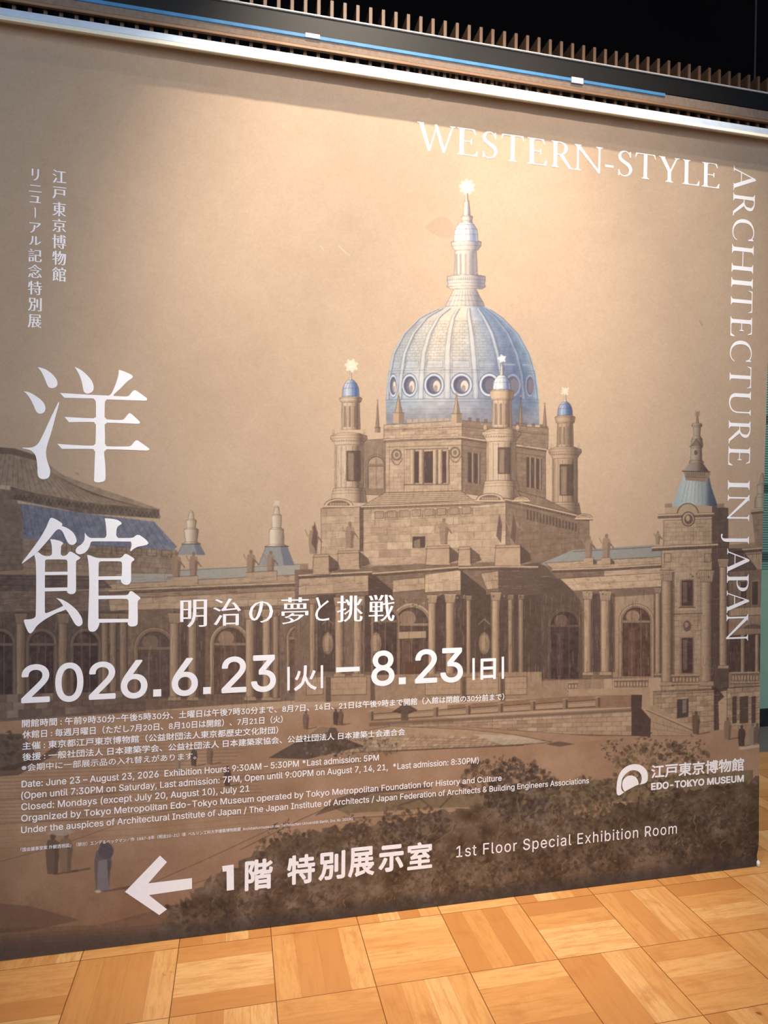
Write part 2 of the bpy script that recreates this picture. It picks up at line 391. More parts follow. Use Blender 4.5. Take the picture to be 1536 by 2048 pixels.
    turret_base(1015, 78, 168, 222, 430, 525, cool, (998, 1062))
    turret(A, 1054, (1060, 1110, 1126, 1206, 1262, 1412), 55, ((226, 220, 210), (160, 168, 186), (88, 100, 140)), cool); star(A, 1055, 1034, 24, (220, 218, 212), 10)
    # ------------------------------------------------ stepped roof and lower block
    f = face(B, [(400, 490), (800, 480), (890, 548), (270, 566)], STONE)
    for k in range(7): line(B([(400 - 18 * k, 492 + 11 * k), (805 + 12 * k, 482 + 10 * k)]), 1.2, INK, .5)
    f = face(B, [(1100, 480), (1240, 520), (1415, 605), (1150, 552)], lerp(MID, SHADE, .2))
    for k in range(7): line(B([(1100 + 8 * k, 484 + 10 * k), (1250 + 24 * k, 524 + 12 * k)]), 1, INK, .45)
    f = face(B, [(60, 575), (265, 566), (265, 900), (60, 900)], STONE); courses(f, 8, 4, a=.3, seed=8, vary=.06)
    f = face(B, [(265, 566), (285, 562), (285, 800), (265, 800)], SHADE)
    f = face(B, [(283, 562), (1040, 520), (1040, 905), (283, 915)], STONE, 16); courses(f, 9, 9, a=.32, seed=9, vary=.07)
    g = face(B, [(1040, 520), (1480, 622), (1480, 790), (1250, 850), (1040, 880)], lerp(MID, SHADE, .45)); courses([g[0], g[1], g[2], g[4]], 8, 12, a=.28, seed=10)
    cornice(B, [(270, 560), (890, 540), (1040, 522)], 10); cornice(B, [(1040, 522), (1150, 545), (1480, 622)], 10, .8)
    for k in range(8):
        x, y = 345 + k * 66, 592 - k * 3.4
        line(B([(x, y), (x + 46, y - 2), (x + 46, y + 34), (x, y + 36), (x, y)]), 1.3, INK, .65)
        poly(B([(x + 4, y + 4), (x + 44, y + 2), (x + 44, y + 32), (x + 4, y + 34)]), lerp(STONE, MID, .7), .8)
        poly(B([(x + 50, y + 2), (x + 60, y + 2), (x + 60, y + 40), (x + 50, y + 40)]), SHADE, .5)
    for k in range(16): poly(B([(1150 + k * 17, 578 + k * 5), (1160 + k * 17, 581 + k * 5), (1160 + k * 17, 636 + k * 4), (1150 + k * 17, 634 + k * 4)]), DARK, .6)
    poly(B([(545, 724), (612, 722), (612, 782), (545, 785)]), DARK, .9); poly(B([(552, 745), (585, 735), (585, 782), (552, 782)]), MID, .8)
    for cx, cy, r in ((152, 560, 76), (955, 530, 72), (1122, 530, 40), (1452, 625, 44)):
        ell(*B(cx, cy), r / 2.648, r * .5 / 2.648, LIT, 1, 20, math.pi, 2 * math.pi)
        ell(*B(cx, cy), r * .8 / 2.648, r * .38 / 2.648, SHADE, .85, 20, math.pi, 2 * math.pi)
        for k in range(-3, 4): ell(*B(cx + k * r * .18, cy - r * .12), 2.2, 2.6, STONE, .8)
        line(B([(cx + r * math.cos(t), cy - r * .5 * math.sin(t)) for t in np.linspace(0, math.pi, 15)]), 1.2, INK, .8)
        poly(B([(cx - r * 1.1, cy), (cx + r * 1.1, cy), (cx + r * 1.1, cy + 10), (cx - r * 1.1, cy + 10)]), LIT); line(B([(cx - r * 1.1, cy + 10), (cx + r * 1.1, cy + 10)]), 1.4, INK, .8)
    # ------------------------------------------------ wings: left
    f = face(C, [(-190, 660), (560, 640), (640, 720), (1480, 640), (1480, 1296), (-190, 1400)], MID, 14, 0)
    poly(C([(560, 690), (700, 672), (1250, 655), (1440, 645), (1440, 700), (560, 740)]), lerp((150, 152, 150), STONE, .3))
    line(C([(560, 690), (1250, 655), (1440, 645)]), 1, INK, .6)
    f = face(C, [(500, 742), (1440, 695), (1440, 745), (500, 790)], STONE); courses(f, 2, 16, a=.3, seed=21)
    cornice(C, [(480, 768), (900, 750), (1440, 728)], 10, .85)
    f = face(C, [(520, 812), (1440, 770), (1440, 840), (520, 868)], STONE); courses(f, 2, 13, a=.4, seed=22, vary=.05)
    poly(C([(520, 868), (1440, 840), (1440, 1296), (520, 1360)]), rough(lerp(MID, SHADE, .55), 14, 2))
    arch(C, 742, 78, 968, 1290, (96, 78, 70), MID, .25); arch(C, 1104, 76, 950, 1270, (104, 78, 66), STONE, .5); arch(C, 1440, 50, 948, 1262, (110, 84, 70), STONE, .3)
    for x0, x1, t, s in ((815, 860, 878, .12), (905, 945, 872, .12), (1180, 1222, 862, .05), (1262, 1300, 860, .05), (1310, 1340, 860, .2)): column(C, x0, x1, t, 1300, s)
    for x0, x1 in ((866, 900), (950, 985), (1226, 1258)): poly(C([(x0, 890), (x1, 890), (x1, 1290), (x0, 1290)]), DARK, .55)
    # pavilion with the big hipped roof at the far left
    poly(C([(-190, 70), (60, 90), (185, 128), (300, 215), (420, 260), (770, 380), (735, 410), (400, 345), (160, 300), (60, 270), (-190, 240)]), rough((150, 126, 104), 18, 4))
    for k in range(30):
        x = -160 + k * 30
        line(C([(x * .55 + 40, 92 + max(x, 0) * .3), (x + 10, 280 + x * .14)]), 1.1, INK, .38)
    poly(C([(-190, 70), (70, 88), (190, 125), (185, 150), (60, 118), (-190, 100)]), SHADE, .8)
    poly(C([(60, 350), (160, 360), (400, 400), (740, 440), (850, 560), (820, 590), (440, 560), (110, 520)]), rough((112, 116, 132), 18, 5))
    poly(C([(-190, 260), (60, 290), (110, 400), (110, 520), (-190, 540)]), rough((122, 102, 88), 16, 6))
    for k in range(20): line(C([(100 + k * 33, 358 + k * 4), (128 + k * 37, 520 + k * 3)]), 1, (66, 64, 78), .5)
    poly(C([(50, 270), (160, 300), (400, 345), (765, 382), (765, 425), (400, 400), (160, 352), (50, 330)]), rough((112, 94, 80), 20, 7))
    for k in range(36):
        x = 70 + k * 19.5; y = 312 + k * 2.6
        line(C([(x, y + 22), (x + 9, y - 4), (x + 18, y + 22)]), 1.3, INK, .6)
    poly(C([(110, 520), (440, 560), (850, 575), (830, 690), (480, 690), (110, 660)]), rough((140, 116, 97), 16, 8))
    courses(C([(110, 525), (845, 575), (830, 690), (110, 660)]), 5, 20, a=.35, seed=24, vary=.06)
    for k in range(9): line(C([(200 + k * 72, 535 + k * 5), (248 + k * 72, 538 + k * 5), (248 + k * 72, 578 + k * 4), (200 + k * 72, 575 + k * 4), (200 + k * 72, 535 + k * 5)]), 1.2, INK, .6)
    poly(C([(-190, 540), (110, 520), (110, 670), (-190, 690)]), rough((118, 98, 84), 16, 9)); courses(C([(-190, 540), (110, 520), (110, 670), (-190, 690)]), 6, 5, a=.4, seed=25)
    poly(C([(-190, 690), (480, 700), (540, 760), (-190, 780)]), rough((100, 82, 74), 16, 10))
    for y in (700, 715, 745, 770): line(C([(-190, y - 4), (500, y + 8)]), 1.4, INK, .6)
    poly(C([(-190, 775), (520, 770), (530, 872), (-190, 872)]), rough((120, 99, 86), 14, 11)); courses(C([(-190, 775), (520, 775), (525, 872), (-190, 872)]), 3, 12, a=.4, seed=26)
    poly(C([(-190, 872), (600, 868), (600, 1360), (-190, 1400)]), rough((98, 80, 71), 14, 12))
    for cx in (2, 200, 412): arch(C, cx, 58, 968, 1300, (74, 58, 56), (122, 101, 87), .12)
    for x0, x1 in ((80, 124), (282, 326), (488, 520), (528, 560), (575, 612)): column(C, x0, x1, 880, 1300, .35)
    # two small far towers
    for M, cx, y, c2 in ((C, 918, (398, 428, 470, 548, 600), (168, 142, 116)), (C, 1328, (372, 405, 470, 560, 650), (162, 140, 118))):
        w = 46 if cx < 1000 else 58
        lathe(M, cx, [(y[0] - 10, 4), (y[0], 10), (y[1], 14), (y[1] + 6, 24), (y[2], 20), (y[2] + 8, 34), (y[3] - 10, w * .6), (y[3], w)], (206, 190, 166), c2, (118, 102, 92))
        poly(M([(cx - w * .9, y[3]), (cx + w * .9, y[3]), (cx + w * 1.5, y[4]), (cx - w * 1.5, y[4])]), (140, 140, 140)); line(M([(cx - w * .9, y[3]), (cx - w * 1.5, y[4])]), 1, INK, .5)
        poly(M([(cx + w * .3, y[3]), (cx + w * .9, y[3]), (cx + w * 1.5, y[4]), (cx + w * .6, y[4])]), (104, 104, 114), .8)
        line(M([(cx - w, y[3]), (cx + w, y[3])]), 1.5, INK, .7)
    star(C, 1328, 352, 18, (200, 178, 150), 8)
    for x, y, h in ((848, 712, 128), (930, 705, 120), (1205, 698, 122), (1300, 692, 112)): statue(C, x, y, h)
    for x, y in ((800, 735), (1180, 712)): poly(C([(x, y - 28), (x + 150, y - 36), (x + 150, y + 8), (x, y + 14)]), STONE, .85); line(C([(x, y - 28), (x + 150, y - 36), (x + 150, y + 8)]), 1.1, INK, .7)
    # ------------------------------------------------ portico in the middle
    poly(B([(-80, 900), (330, 880), (560, 870), (1240, 850), (1560, 860), (1560, 1536), (-80, 1536)]), rough(lerp(MID, SHADE, .5), 12, 13))
    for pts, c in (([(-60, 940), (310, 915), (310, 1015), (-60, 1035)], STONE), ([(440, 955), (610, 940), (610, 1005), (440, 1020)], STONE), ([(610, 925), (800, 900), (800, 1010), (610, 1020)], LIT), ([(905, 920), (1000, 905), (1000, 1000), (940, 1005)], STONE)):
        f = face(B, pts, c); courses(f, 2, 5, a=.35, seed=31, vary=.05)
    poly(B([(310, 900), (440, 1010), (440, 1060), (310, 1060)]), DARK, .8); poly(B([(800, 900), (935, 1010), (935, 1040), (800, 1040)]), DARK, .75)
    poly(B([(1000, 890), (1230, 860), (1360, 1000), (1360, 1030), (1000, 1040)]), lerp(SHADE, DARK, .3), .85)
    cornice(B, [(-60, 925), (120, 915), (330, 905)], 11, .9); cornice(B, [(330, 915), (560, 898), (790, 880)], 10, .9); cornice(B, [(790, 885), (1020, 878), (1210, 880)], 10, .9)
    for x0, x1, y0, y1 in ((150, 260, 800, 900), (620, 740, 775, 875), (20, 100, 820, 925), (985, 1115, 770, 880), (790, 850, 780, 880)):
        f = face(B, [(x0, y0), (x1, y0 - 4), (x1 + 6, y1), (x0 - 6, y1)], STONE); line(B([(x0 - 8, y0 + 14), (x1 + 8, y0 + 10)]), 1.3, INK, .6)
        poly(B([(x1, y0), (x1 + 50, y0 + 40), (x1 + 60, y1 - 30), (x1, y1 - 10)]), DARK, .7)
    for x, y, h in ((212, 785, 140), (712, 765, 140), (1085, 770, 150), (20, 815, 150), (1480, 838, 112)): statue(B, x, y, h)
    for x, y in ((30, 640), (1010, 600), (1085, 605)): poly(B([(x - 6, y), (x + 10, y + 60), (x + 4, y + 160), (x - 22, y + 120)]), (98, 70, 66), .8)
    # deep bays, arches, doors
    for x0, x1 in ((40, 135), (290, 330), (665, 720), (770, 830), (855, 960), (1005, 1050), (1080, 1105), (1130, 1230)):
        poly(B([(x0, 1035), (x1, 1030), (x1, 1440), (x0, 1440)]), rough(lerp(DARK, SHADE, .3), 10, 14), .85)
    arch(B, 540, 88, 1100, 1480, (92, 70, 60), STONE, .5, 1); arch(B, 400, 60, 1110, 1480, (84, 64, 57), MID, .2, 1); arch(B, 1356, 84, 1118, 1480, (82, 63, 58), MID, .45)
    for x0 in (560, 1050): pass
    poly(B([(470, 1230), (615, 1225), (615, 1262), (470, 1268)]), STONE); line(B([(470, 1268), (615, 1262)]), 1.4, INK, .7)
    poly(B([(505, 1390), (595, 1388), (595, 1500), (505, 1500)]), (98, 70, 56)); line(B([(550, 1390), (550, 1500)]), 1.2, INK, .7)
    for x in (95, 350, 925):
        ell(*B(x, 1290), 11, 22, MID, .8); figure(B, x, 1330, 100, STONE, .8)
        line(B([(x - 30, 1190), (x, 1160), (x + 30, 1190)]), 1.6, STONE, .7); line(B([(x - 32, 1400), (x + 32, 1400)]), 1.5, INK, .6)
    for x0, x1, t, s in ((0, 28, 1050, .1), (135, 178, 1045, .05), (232, 278, 1040, .12), (628, 668, 1032, 0), (722, 766, 1026, 0), (830, 854, 1035, .15), (966, 1006, 1018, .02), (1052, 1076, 1030, .2), (1108, 1132, 1030, .25)):
        column(B, x0, x1, t, 1470, s)
    poly(B([(-80, 1470), (460, 1455), (1250, 1440), (1560, 1440), (1560, 1580), (-80, 1600)]), rough(lerp(STONE, MID, .6), 12, 15))
    for x0, x1 in ((-20, 70), (110, 300), (610, 800), (820, 1000), (1020, 1150)):
        f = face(B, [(x0, 1470), (x1, 1465), (x1, 1560), (x0, 1565)], STONE, 10); courses(f, 3, 3, a=.3, seed=int(x1))
    for x in (85, 320, 805, 1010): poly(B([(x, 1468), (x + 24, 1468), (x + 26, 1600), (x, 1600)]), DARK, .6)
    # ------------------------------------------------ right wing and tower
    poly(D([(230, 940), (420, 860), (880, 830), (940, 850), (930, 950), (300, 960)]), (140, 138, 132)); line(D([(420, 870), (880, 842)]), 1.2, INK, .7)
    f = face(D, [(262, 935), (925, 898), (930, 945), (320, 985)], STONE); courses(f, 2, 14, a=.3, seed=41)
    cornice(D, [(300, 968), (600, 958), (930, 938)], 11, .9)
    f = face(D, [(345, 1025), (930, 990), (930, 1070), (420, 1095)], LIT, 10); courses(f, 2, 8, a=.35, seed=42)
    poly(D([(240, 1100), (930, 1070), (930, 1590), (240, 1610)]), rough(lerp(MID, SHADE, .5), 12, 16))
    poly(D([(240, 1020), (345, 1025), (420, 1095), (470, 1160), (470, 1600), (240, 1600)]), rough(lerp(SHADE, DARK, .35), 10, 17), .9)
    poly(D([(650, 1130), (880, 1115), (880, 1590), (650, 1590)]), rough(STONE, 10, 18), .85)
    arch(D, 372, 78, 1215, 1600, (76, 58, 55), SHADE, .3); arch(D, 782, 78, 1190, 1585, (98, 70, 58), STONE, .6)
    poly(D([(530, 1110), (575, 1110), (575, 1560), (530, 1560)]), DARK, .65); poly(D([(632, 1110), (660, 1110), (660, 1560), (632, 1560)]), DARK, .6)
    for x0, x1 in ((482, 526), (580, 630)): column(D, x0, x1, 1095, 1580, 0)
    column(D, 890, 920, 1075, 1580, .05)
    for x, y, h in ((512, 908, 130), (612, 908, 140), (905, 830, 80)): statue(D, x, y, h)
    for x in (490, 590): poly(D([(x - 8, 905), (x + 46, 903), (x + 46, 942), (x - 8, 946)]), STONE, .9); line(D([(x - 8, 905), (x + 46, 903), (x + 46, 942)]), 1, INK, .6); poly(D([(x + 46, 910), (x + 66, 925), (x + 66, 942), (x + 46, 942)]), DARK, .7)
    # tower: body
    f = face(D, [(925, 850), (1215, 840), (1215, 1680), (925, 1690)], STONE, 12); courses(f, 30, 7, a=.25, seed=43, vary=.04)
    f = face(D, [(1215, 840), (1310, 800), (1310, 1660), (1215, 1680)], lerp(SHADE, DARK, .25), 10)
    f = face(D, [(938, 690), (1215, 680), (1215, 850), (938, 850)], STONE, 12); courses(f, 7, 8, a=.3, seed=44, vary=.05)
    f = face(D, [(1215, 610), (1305, 620), (1305, 840), (1215, 850)], lerp(SHADE, DARK, .2), 10)
    poly(D([(945, 605), (1210, 595), (1210, 660), (945, 668)]), STONE)
    cornice(D, [(905, 655), (1040, 650), (1225, 645)], 12, .8); cornice(D, [(870, 840), (1020, 832), (1250, 822)], 13, .95)
    poly(D([(985, 615), (1040, 455), (1060, 400), (1190, 400), (1210, 500), (1240, 590), (1250, 612), (1120, 600)]), across(D(1130, 0)[0], 44, [(-1, (150, 164, 168)), (-.3, (176, 184, 180)), (.35, (140, 148, 150)), (.55, (84, 88, 104)), (1, (66, 70, 92))]))
    for k in range(6): line(D([(1070 + k * 17, 460), (1040 + k * 24, 590)]), 1, (90, 96, 110), .4)
    poly(D([(1050, 405), (1195, 408), (1205, 425), (1180, 470), (1065, 460)]), MID); line(D([(1042, 408), (1205, 412)]), 2.2, INK, .8); line(D([(1060, 440), (1185, 445)]), 1.2, INK, .6)
    for k in range(9): line(D([(1074 + k * 12, 418), (1074 + k * 12, 436)]), 1.6, DARK, .6)
    poly(D([(1050, 405), (1085, 360), (1160, 360), (1195, 408)]), across(D(1125, 0)[0], 25, [(-1, (160, 146, 130)), (0, (140, 124, 110)), (.3, SHADE), (1, DARK)]))
    lathe(D, 1124, [(262, 34), (268, 38), (276, 30), (345, 32), (352, 40), (362, 42)], (170, 152, 130), MID, SHADE)
    lathe(D, 1128, [(135, 26), (148, 30), (156, 20), (205, 18), (225, 30), (262, 34)], (170, 152, 130), MID, SHADE)
    poly(D([(1100, 262), (1124, 225), (1148, 262)]), SHADE, .6); line(D([(1098, 264), (1124, 222), (1150, 264)]), 1.4, INK, .7); ell(*D(1122, 302), 3.5, 5, SHADE)
    lathe(D, 1130, [(88, 3), (132, 7)], MID, MID, SHADE, rings=False); star(D, 1131, 78, 20, (150, 118, 92), 8)
    ell(*D(1076, 660), 21, 22, STONE, 1, 20, math.pi, 2 * math.pi); line(D([(1076 + 60 * math.cos(t), 655 - 62 * math.sin(t)) for t in np.linspace(.1, 3.04, 16)]), 2, INK, .8)
    ell(*D(1078, 682), 13.5, 15, INK, .8); ell(*D(1078, 682), 11.5, 13, STONE); ell(*D(1080, 684), 8.5, 10, SHADE); ell(*D(1076, 678), 4, 6, (190, 164, 132), .8)
    for x in (965, 1262): poly(D([(x - 20, 595), (x + 22, 592), (x + 22, 615), (x - 20, 618)]), MID)
    for x in (960, 1188): line(D([(x - 18, 880), (x + 20, 880), (x + 20, 928), (x - 18, 930), (x - 18, 880)]), 1.4, INK, .6)
    for x0, x1 in ((928, 985), (1150, 1212)): column(D, x0, x1, 975, 1640, .05)
    poly(D([(985, 985), (1000, 985), (1000, 1640), (985, 1640)]), DARK, .5)
    poly(D([(1025, 985), (1125, 980), (1125, 1200), (1025, 1205)]), LIT, .5)
    for y0, y1 in ((1035, 1180), (1365, 1565)):
        poly(D([(1030, y0 - 8), (1112, y0 - 10), (1112, y1 + 8), (1030, y1 + 8)]), MID); poly(D([(1040, y0), (1104, y0 - 2), (1104, y1), (1040, y1)]), rough((84, 62, 58), 14, 19))
        poly(D([(1048, y0 + 8), (1072, y0 + 8), (1072, y1 - 20), (1048, y1 - 20)]), (150, 118, 102), .5); line(D([(1022, y1 + 10), (1120, y1 + 8)]), 2, INK, .7)
    line(D([(990, 1228), (1160, 1222)]), 1.6, INK, .7); ell(*D(1072, 1295), 8, 11, SHADE, .9); ell(*D(1068, 1288), 4, 5, STONE, .8)
    def balusters(M, x0, x1, y, h, n, post=STONE):
        poly(M([(x0, y), (x1, y - 4), (x1, y + h), (x0, y + h)]), lerp(MID, SHADE, .4))
        for k in range(n):
            x = x0 + (k + .5) * (x1 - x0) / n
            ell(*M(x, y + h * .55), (x1 - x0) / n * .3 / M.s, h * .32 / M.s, LIT, .9, 10)
        poly(M([(x0 - 4, y - 6), (x1 + 4, y - 10), (x1 + 4, y + 2), (x0 - 4, y + 6)]), post); line(M([(x0 - 4, y + 6), (x1 + 4, y + 2)]), 1.1, INK, .7)
        poly(M([(x0 - 4, y + h), (x1 + 4, y + h - 2), (x1 + 4, y + h + 10), (x0 - 4, y + h + 12)]), post); line(M([(x0 - 4, y + h + 12), (x1 + 4, y + h + 10)]), 1.3, INK, .8)
    # far right block
    poly(D([(1310, 830), (1640, 800), (1640, 1600), (1310, 1660)]), rough(lerp(MID, STONE, .2), 12, 20))
    poly(D([(1440, 640), (1640, 620), (1640, 830), (1460, 830)]), rough(MID, 12, 20)); cornice(D, [(1435, 635), (1640, 612)], 10, .8); courses(D([(1460, 660), (1640, 650), (1640, 830), (1460, 830)]), 6, 5, a=.35, seed=45)
    lathe(D, 1500, [(420, 4), (480, 16), (490, 30), (540, 26), (560, 40), (620, 44)], (178, 160, 138), MID, SHADE)
    cornice(D, [(1310, 858), (1640, 830)], 12, .95); f = face(D, [(1310, 895), (1640, 870), (1640, 960), (1310, 985)], STONE)
    poly(D([(1310, 850), (1380, 850), (1470, 965), (1470, 985), (1310, 985)]), DARK, .75)
    poly(D([(1310, 985), (1640, 960), (1640, 1180), (1310, 1200)]), rough(lerp(MID, SHADE, .4), 10, 21))
    for x0 in (1375, 1440, 1520): poly(D([(x0, 1040), (x0 + 38, 1036), (x0 + 38, 1175), (x0, 1178)]), (82, 60, 54), .9); line(D([(x0, 1040), (x0 + 38, 1036), (x0 + 38, 1175), (x0, 1178), (x0, 1040)]), 1.4, STONE, .7)
    poly(D([(1320, 1195), (1640, 1180), (1640, 1225), (1320, 1240)]), STONE); line(D([(1320, 1240), (1640, 1225)]), 1.4, INK, .7)
    ell(*D(1450, 1310), 20, 9, SHADE, .9, 16, math.pi, 2 * math.pi)
    poly(D([(1310, 1350), (1640, 1330), (1640, 1560), (1310, 1560)]), rough((88, 66, 58), 12, 22))
    for x0 in (1378, 1460, 1540): column(D, x0, x0 + 22, 1345, 1560, .1, cap=False)
    column(D, 1256, 1300, 910, 1540, 0)
    balusters(D, 655, 850, 1606, 42, 11); balusters(D, 985, 1140, 1580, 42, 8); balusters(D, 1325, 1480, 1565, 48, 9); balusters(D, 392, 445, 1622, 36, 3)
    # basement storey, rusticated
    poly(D([(395, 1660), (860, 1650), (860, 1760), (395, 1760)]), rough(STONE, 10, 23))
    f = face(D, [(880, 1680), (1235, 1660), (1235, 1900), (880, 1920)], STONE, 14); courses(f, 8, 8, a=.5, seed=46, vary=.09)
    f = face(D, [(1300, 1650), (1640, 1625), (1640, 1880), (1300, 1900)], STONE, 14); courses(f, 8, 8, a=.5, seed=47, vary=.09)
    poly(D([(1235, 1640), (1285, 1700), (1250, 1730), (1255, 1890), (1225, 1895), (1225, 1660)]), DARK, .85)
    poly(D([(1015, 1716), (1080, 1712), (1080, 1815), (1015, 1825)]), (84, 68, 62)); poly(D([(1045, 1720), (1068, 1718), (1068, 1790), (1045, 1795)]), (160, 150, 140), .6)
    for x0, w in ((1330, 26), (1372, 50), (1440, 24)): poly(D([(x0, 1700), (x0 + w, 1695), (x0 + w, 1850), (x0, 1855)]), (84, 64, 56), .9)
    line(D([(875, 1672), (1240, 1655), (1640, 1628)]), 2.2, INK, .6); line(D([(885, 1690), (1240, 1672)]), 1.4, INK, .5)
    r = np.random.default_rng(300)
    def pen(q, n, L, vert, a=.32, w=.9):
        for k in range(n):
            x, y = quad(q, r.random(), r.random()); l = L * r.uniform(.4, 1.2)
            c = INK if r.random() < .7 else (206, 178, 146)
            line([(x, y), (x + r.normal() * .5, y + l) if vert else (x + l, y + r.normal() * .5 - l * .04)], w, c, a * r.uniform(.5, 1.2))
    pen(C([(500, 880), (1440, 860), (1440, 1290), (500, 1330)]), 420, 26, True)
    pen(C([(-20, 880), (600, 880), (600, 1330), (-20, 1350)]), 320, 26, True)
    pen(C([(-20, 690), (520, 700), (520, 870), (-20, 870)]), 160, 18, False)
    pen(C([(100, 300), (770, 410), (830, 690), (110, 650)]), 260, 10, True)
    pen(C([(500, 700), (1440, 700), (1440, 850), (500, 870)]), 260, 20, False)
    pen(B([(-60, 1030), (1240, 1020), (1240, 1440), (-60, 1470)]), 620, 30, True)
    pen(B([(-60, 880), (1240, 860), (1240, 1010), (-60, 1020)]), 300, 16, False)
    pen(B([(60, 570), (1040, 530), (1040, 900), (60, 900)]), 320, 16, False, .25); pen(B([(60, 570), (1480, 560), (1480, 800), (60, 800)]), 200, 14, True, .25)
    pen(B([(130, 215), (1420, 260), (1410, 540), (130, 500)]), 380, 18, True, .25); pen(B([(392, 110), (1265, 140), (1262, 262), (392, 205)]), 200, 12, False)
    pen(D([(240, 1090), (930, 1070), (930, 1590), (240, 1600)]), 380, 28, True); pen(D([(300, 930), (930, 900), (930, 1070), (420, 1090)]), 160, 20, False)
    pen(D([(930, 690), (1300, 680), (1300, 1660), (930, 1680)]), 380, 18, True, .25); pen(D([(930, 690), (1300, 680), (1300, 1660), (930, 1680)]), 260, 14, False, .25)
    pen(D([(1310, 850), (1500, 840), (1500, 1640), (1310, 1650)]), 240, 22, True); pen(D([(880, 1660), (1490, 1640), (1490, 1880), (880, 1910)]), 200, 12, False)
    for k in range(70):                                               # carved ornament on friezes and capitals
        x, y = [B(470 + r.uniform(0, 160), 1040 + r.uniform(0, 60)), B(r.uniform(620, 1130), 1030 + r.uniform(0, 22)), D(r.uniform(480, 630), 1098 + r.uniform(0, 26)), D(r.uniform(930, 1210), 980 + r.uniform(0, 40)), C(r.uniform(800, 1340), 875 + r.uniform(0, 20))][k % 5]
        ell(x, y, r.uniform(1, 2.6), r.uniform(1, 2.4), INK if k % 2 else LIT, .5, 8)
    # ------------------------------------------------ ground: ramps, terrace walls, steps
    GR, GR2 = (166, 132, 104), (146, 113, 89)
    poly([(-80, 1420), (500, 1420), (740, 1410), (1100, 1470), (1280, 1470), (1600, 1450), (1600, 2000), (-80, 2000)],
         lambda X, Y: np.array(GR, np.float32) + fbm(*X.shape, 60, 31)[..., None] * 34 + np.clip((Y - 1650) / 250, 0, 1)[..., None] * np.array((-34, -34, -30)))
    poly(D([(-300, 1750), (395, 1700), (760, 1690), (760, 1760), (-300, 1800)]), rough(GR2, 10, 24))
    poly(D([(820, 1765), (880, 1750), (1110, 1880), (1110, 1920), (870, 1920), (860, 1800)]), rough(STONE, 10, 25)); courses(D([(850, 1800), (1100, 1900), (1100, 1925), (870, 1925)]), 3, 6, a=.4, seed=48)
    line(D([(830, 1770), (1112, 1885)]), 3, LIT, .7); line(D([(838, 1778), (1112, 1898)]), 1.4, INK, .7)
    poly(D([(752, 1690), (815, 1690), (812, 1770), (865, 1830), (862, 1930), (752, 1925)]), rough(lerp(DARK, SHADE, .3), 8, 26))
    f = face(F, [(140, 160), (1035, 112), (1035, 205), (800, 200), (420, 172), (150, 175)], STONE, 12); courses(F([(160, 160), (1035, 115), (1035, 205), (160, 200)]), 5, 24, a=.45, seed=49, vary=.1)
    poly(F([(70, 158), (1035, 104), (1035, 118), (70, 172)]), SHADE, .55)
    poly(F([(150, 175), (420, 172), (800, 202), (1000, 214), (740, 240), (300, 190)]), rough(GR, 8, 27))
    f = face(F, [(0, 200), (150, 170), (420, 182), (600, 200), (742, 228), (640, 238), (120, 262), (0, 268)], STONE, 12); courses(F([(0, 190), (735, 222), (640, 240), (0, 268)]), 5, 34, a=.45, seed=50, vary=.09)
    poly(F([(450, 200), (610, 205), (720, 228), (560, 240)]), (206, 196, 180), .45)
    poly(F([(720, 236), (770, 226), (828, 236), (770, 246)]), DARK, .6); line(F([(120, 264), (640, 240)]), 1.8, INK, .6)
    for k in range(8):
        x, y = 78 + k * 119, 150 - k * 7.4
        poly(F([(x - 9, y - 34), (x + 9, y - 36), (x + 9, y), (x - 9, y + 2)]), MID); poly(F([(x + 1, y - 34), (x + 9, y - 36), (x + 9, y), (x + 1, y + 1)]), DARK, .6); line(F([(x - 11, y - 34), (x + 11, y - 36)]), 2, LIT, .7)
        if k < 7:
            poly(F([(x + 10, y - 24), (x + 110, y - 32), (x + 110, y - 8), (x + 10, y - 2)]), STONE); line(F([(x + 10, y - 24), (x + 110, y - 32)]), 2, INK, .65); line(F([(x + 10, y - 18), (x + 110, y - 26)]), 1.2, INK, .4); line(F([(x + 10, y - 2), (x + 110, y - 8)]), 2, INK, .65)
    poly(F([(155, 118), (205, 84), (250, 112), (210, 128)]), DARK, .8); poly(F([(190, 84), (212, 84), (216, 150), (188, 150)]), SHADE, .9)
    # left steps
    for k in range(24):
        y = 205 + k * 14
        x1 = 1010 - 14 * k if k < 12 else 980 + 6 * (k - 12)
        line(E([(-150, y + 22), (x1 * .5, y + 4), (x1, y - 10)]), 1.6, SHADE, .38); line(E([(-150, y + 26), (x1 * .5, y + 8), (x1, y - 6)]), 1.4, LIT, .22)
    poly(E([(-150, 60), (560, 40), (560, 120), (-150, 170)]), rough((112, 92, 80), 12, 28)); courses(E([(-150, 60), (560, 40), (560, 110), (-150, 160)]), 3, 16, a=.4, seed=51, vary=.08)
    poly(E([(-150, 215), (80, 205), (120, 250), (150, 300), (60, 345), (-150, 350)]), rough((104, 86, 74), 14, 29)); poly(E([(0, 335), (150, 300), (200, 260), (240, 240), (215, 285), (70, 365), (0, 370)]), DARK, .6)
    poly(E([(1030, 300), (1180, 215), (1230, 180), (1290, 185), (1310, 220), (1400, 255), (1180, 305)]), rough((96, 78, 68), 12, 30)); poly(E([(1180, 180), (1270, 176), (1250, 225), (1190, 222)]), STONE, .6)
    leaf_mass(E([(1160, 240), (1260, 200), (1400, 215), (1540, 235), (1530, 290), (1300, 300), (1180, 292)]), 260, [(86, 74, 58), (112, 98, 78), (70, 58, 50), (150, 134, 110)], 1.5, 5, .6, 9)
    leaf_mass(E([(-150, 195), (40, 190), (90, 225), (60, 300), (-150, 330)]), 160, [(78, 66, 56), (96, 80, 66), (64, 52, 46)], 2, 6, .5, 10)
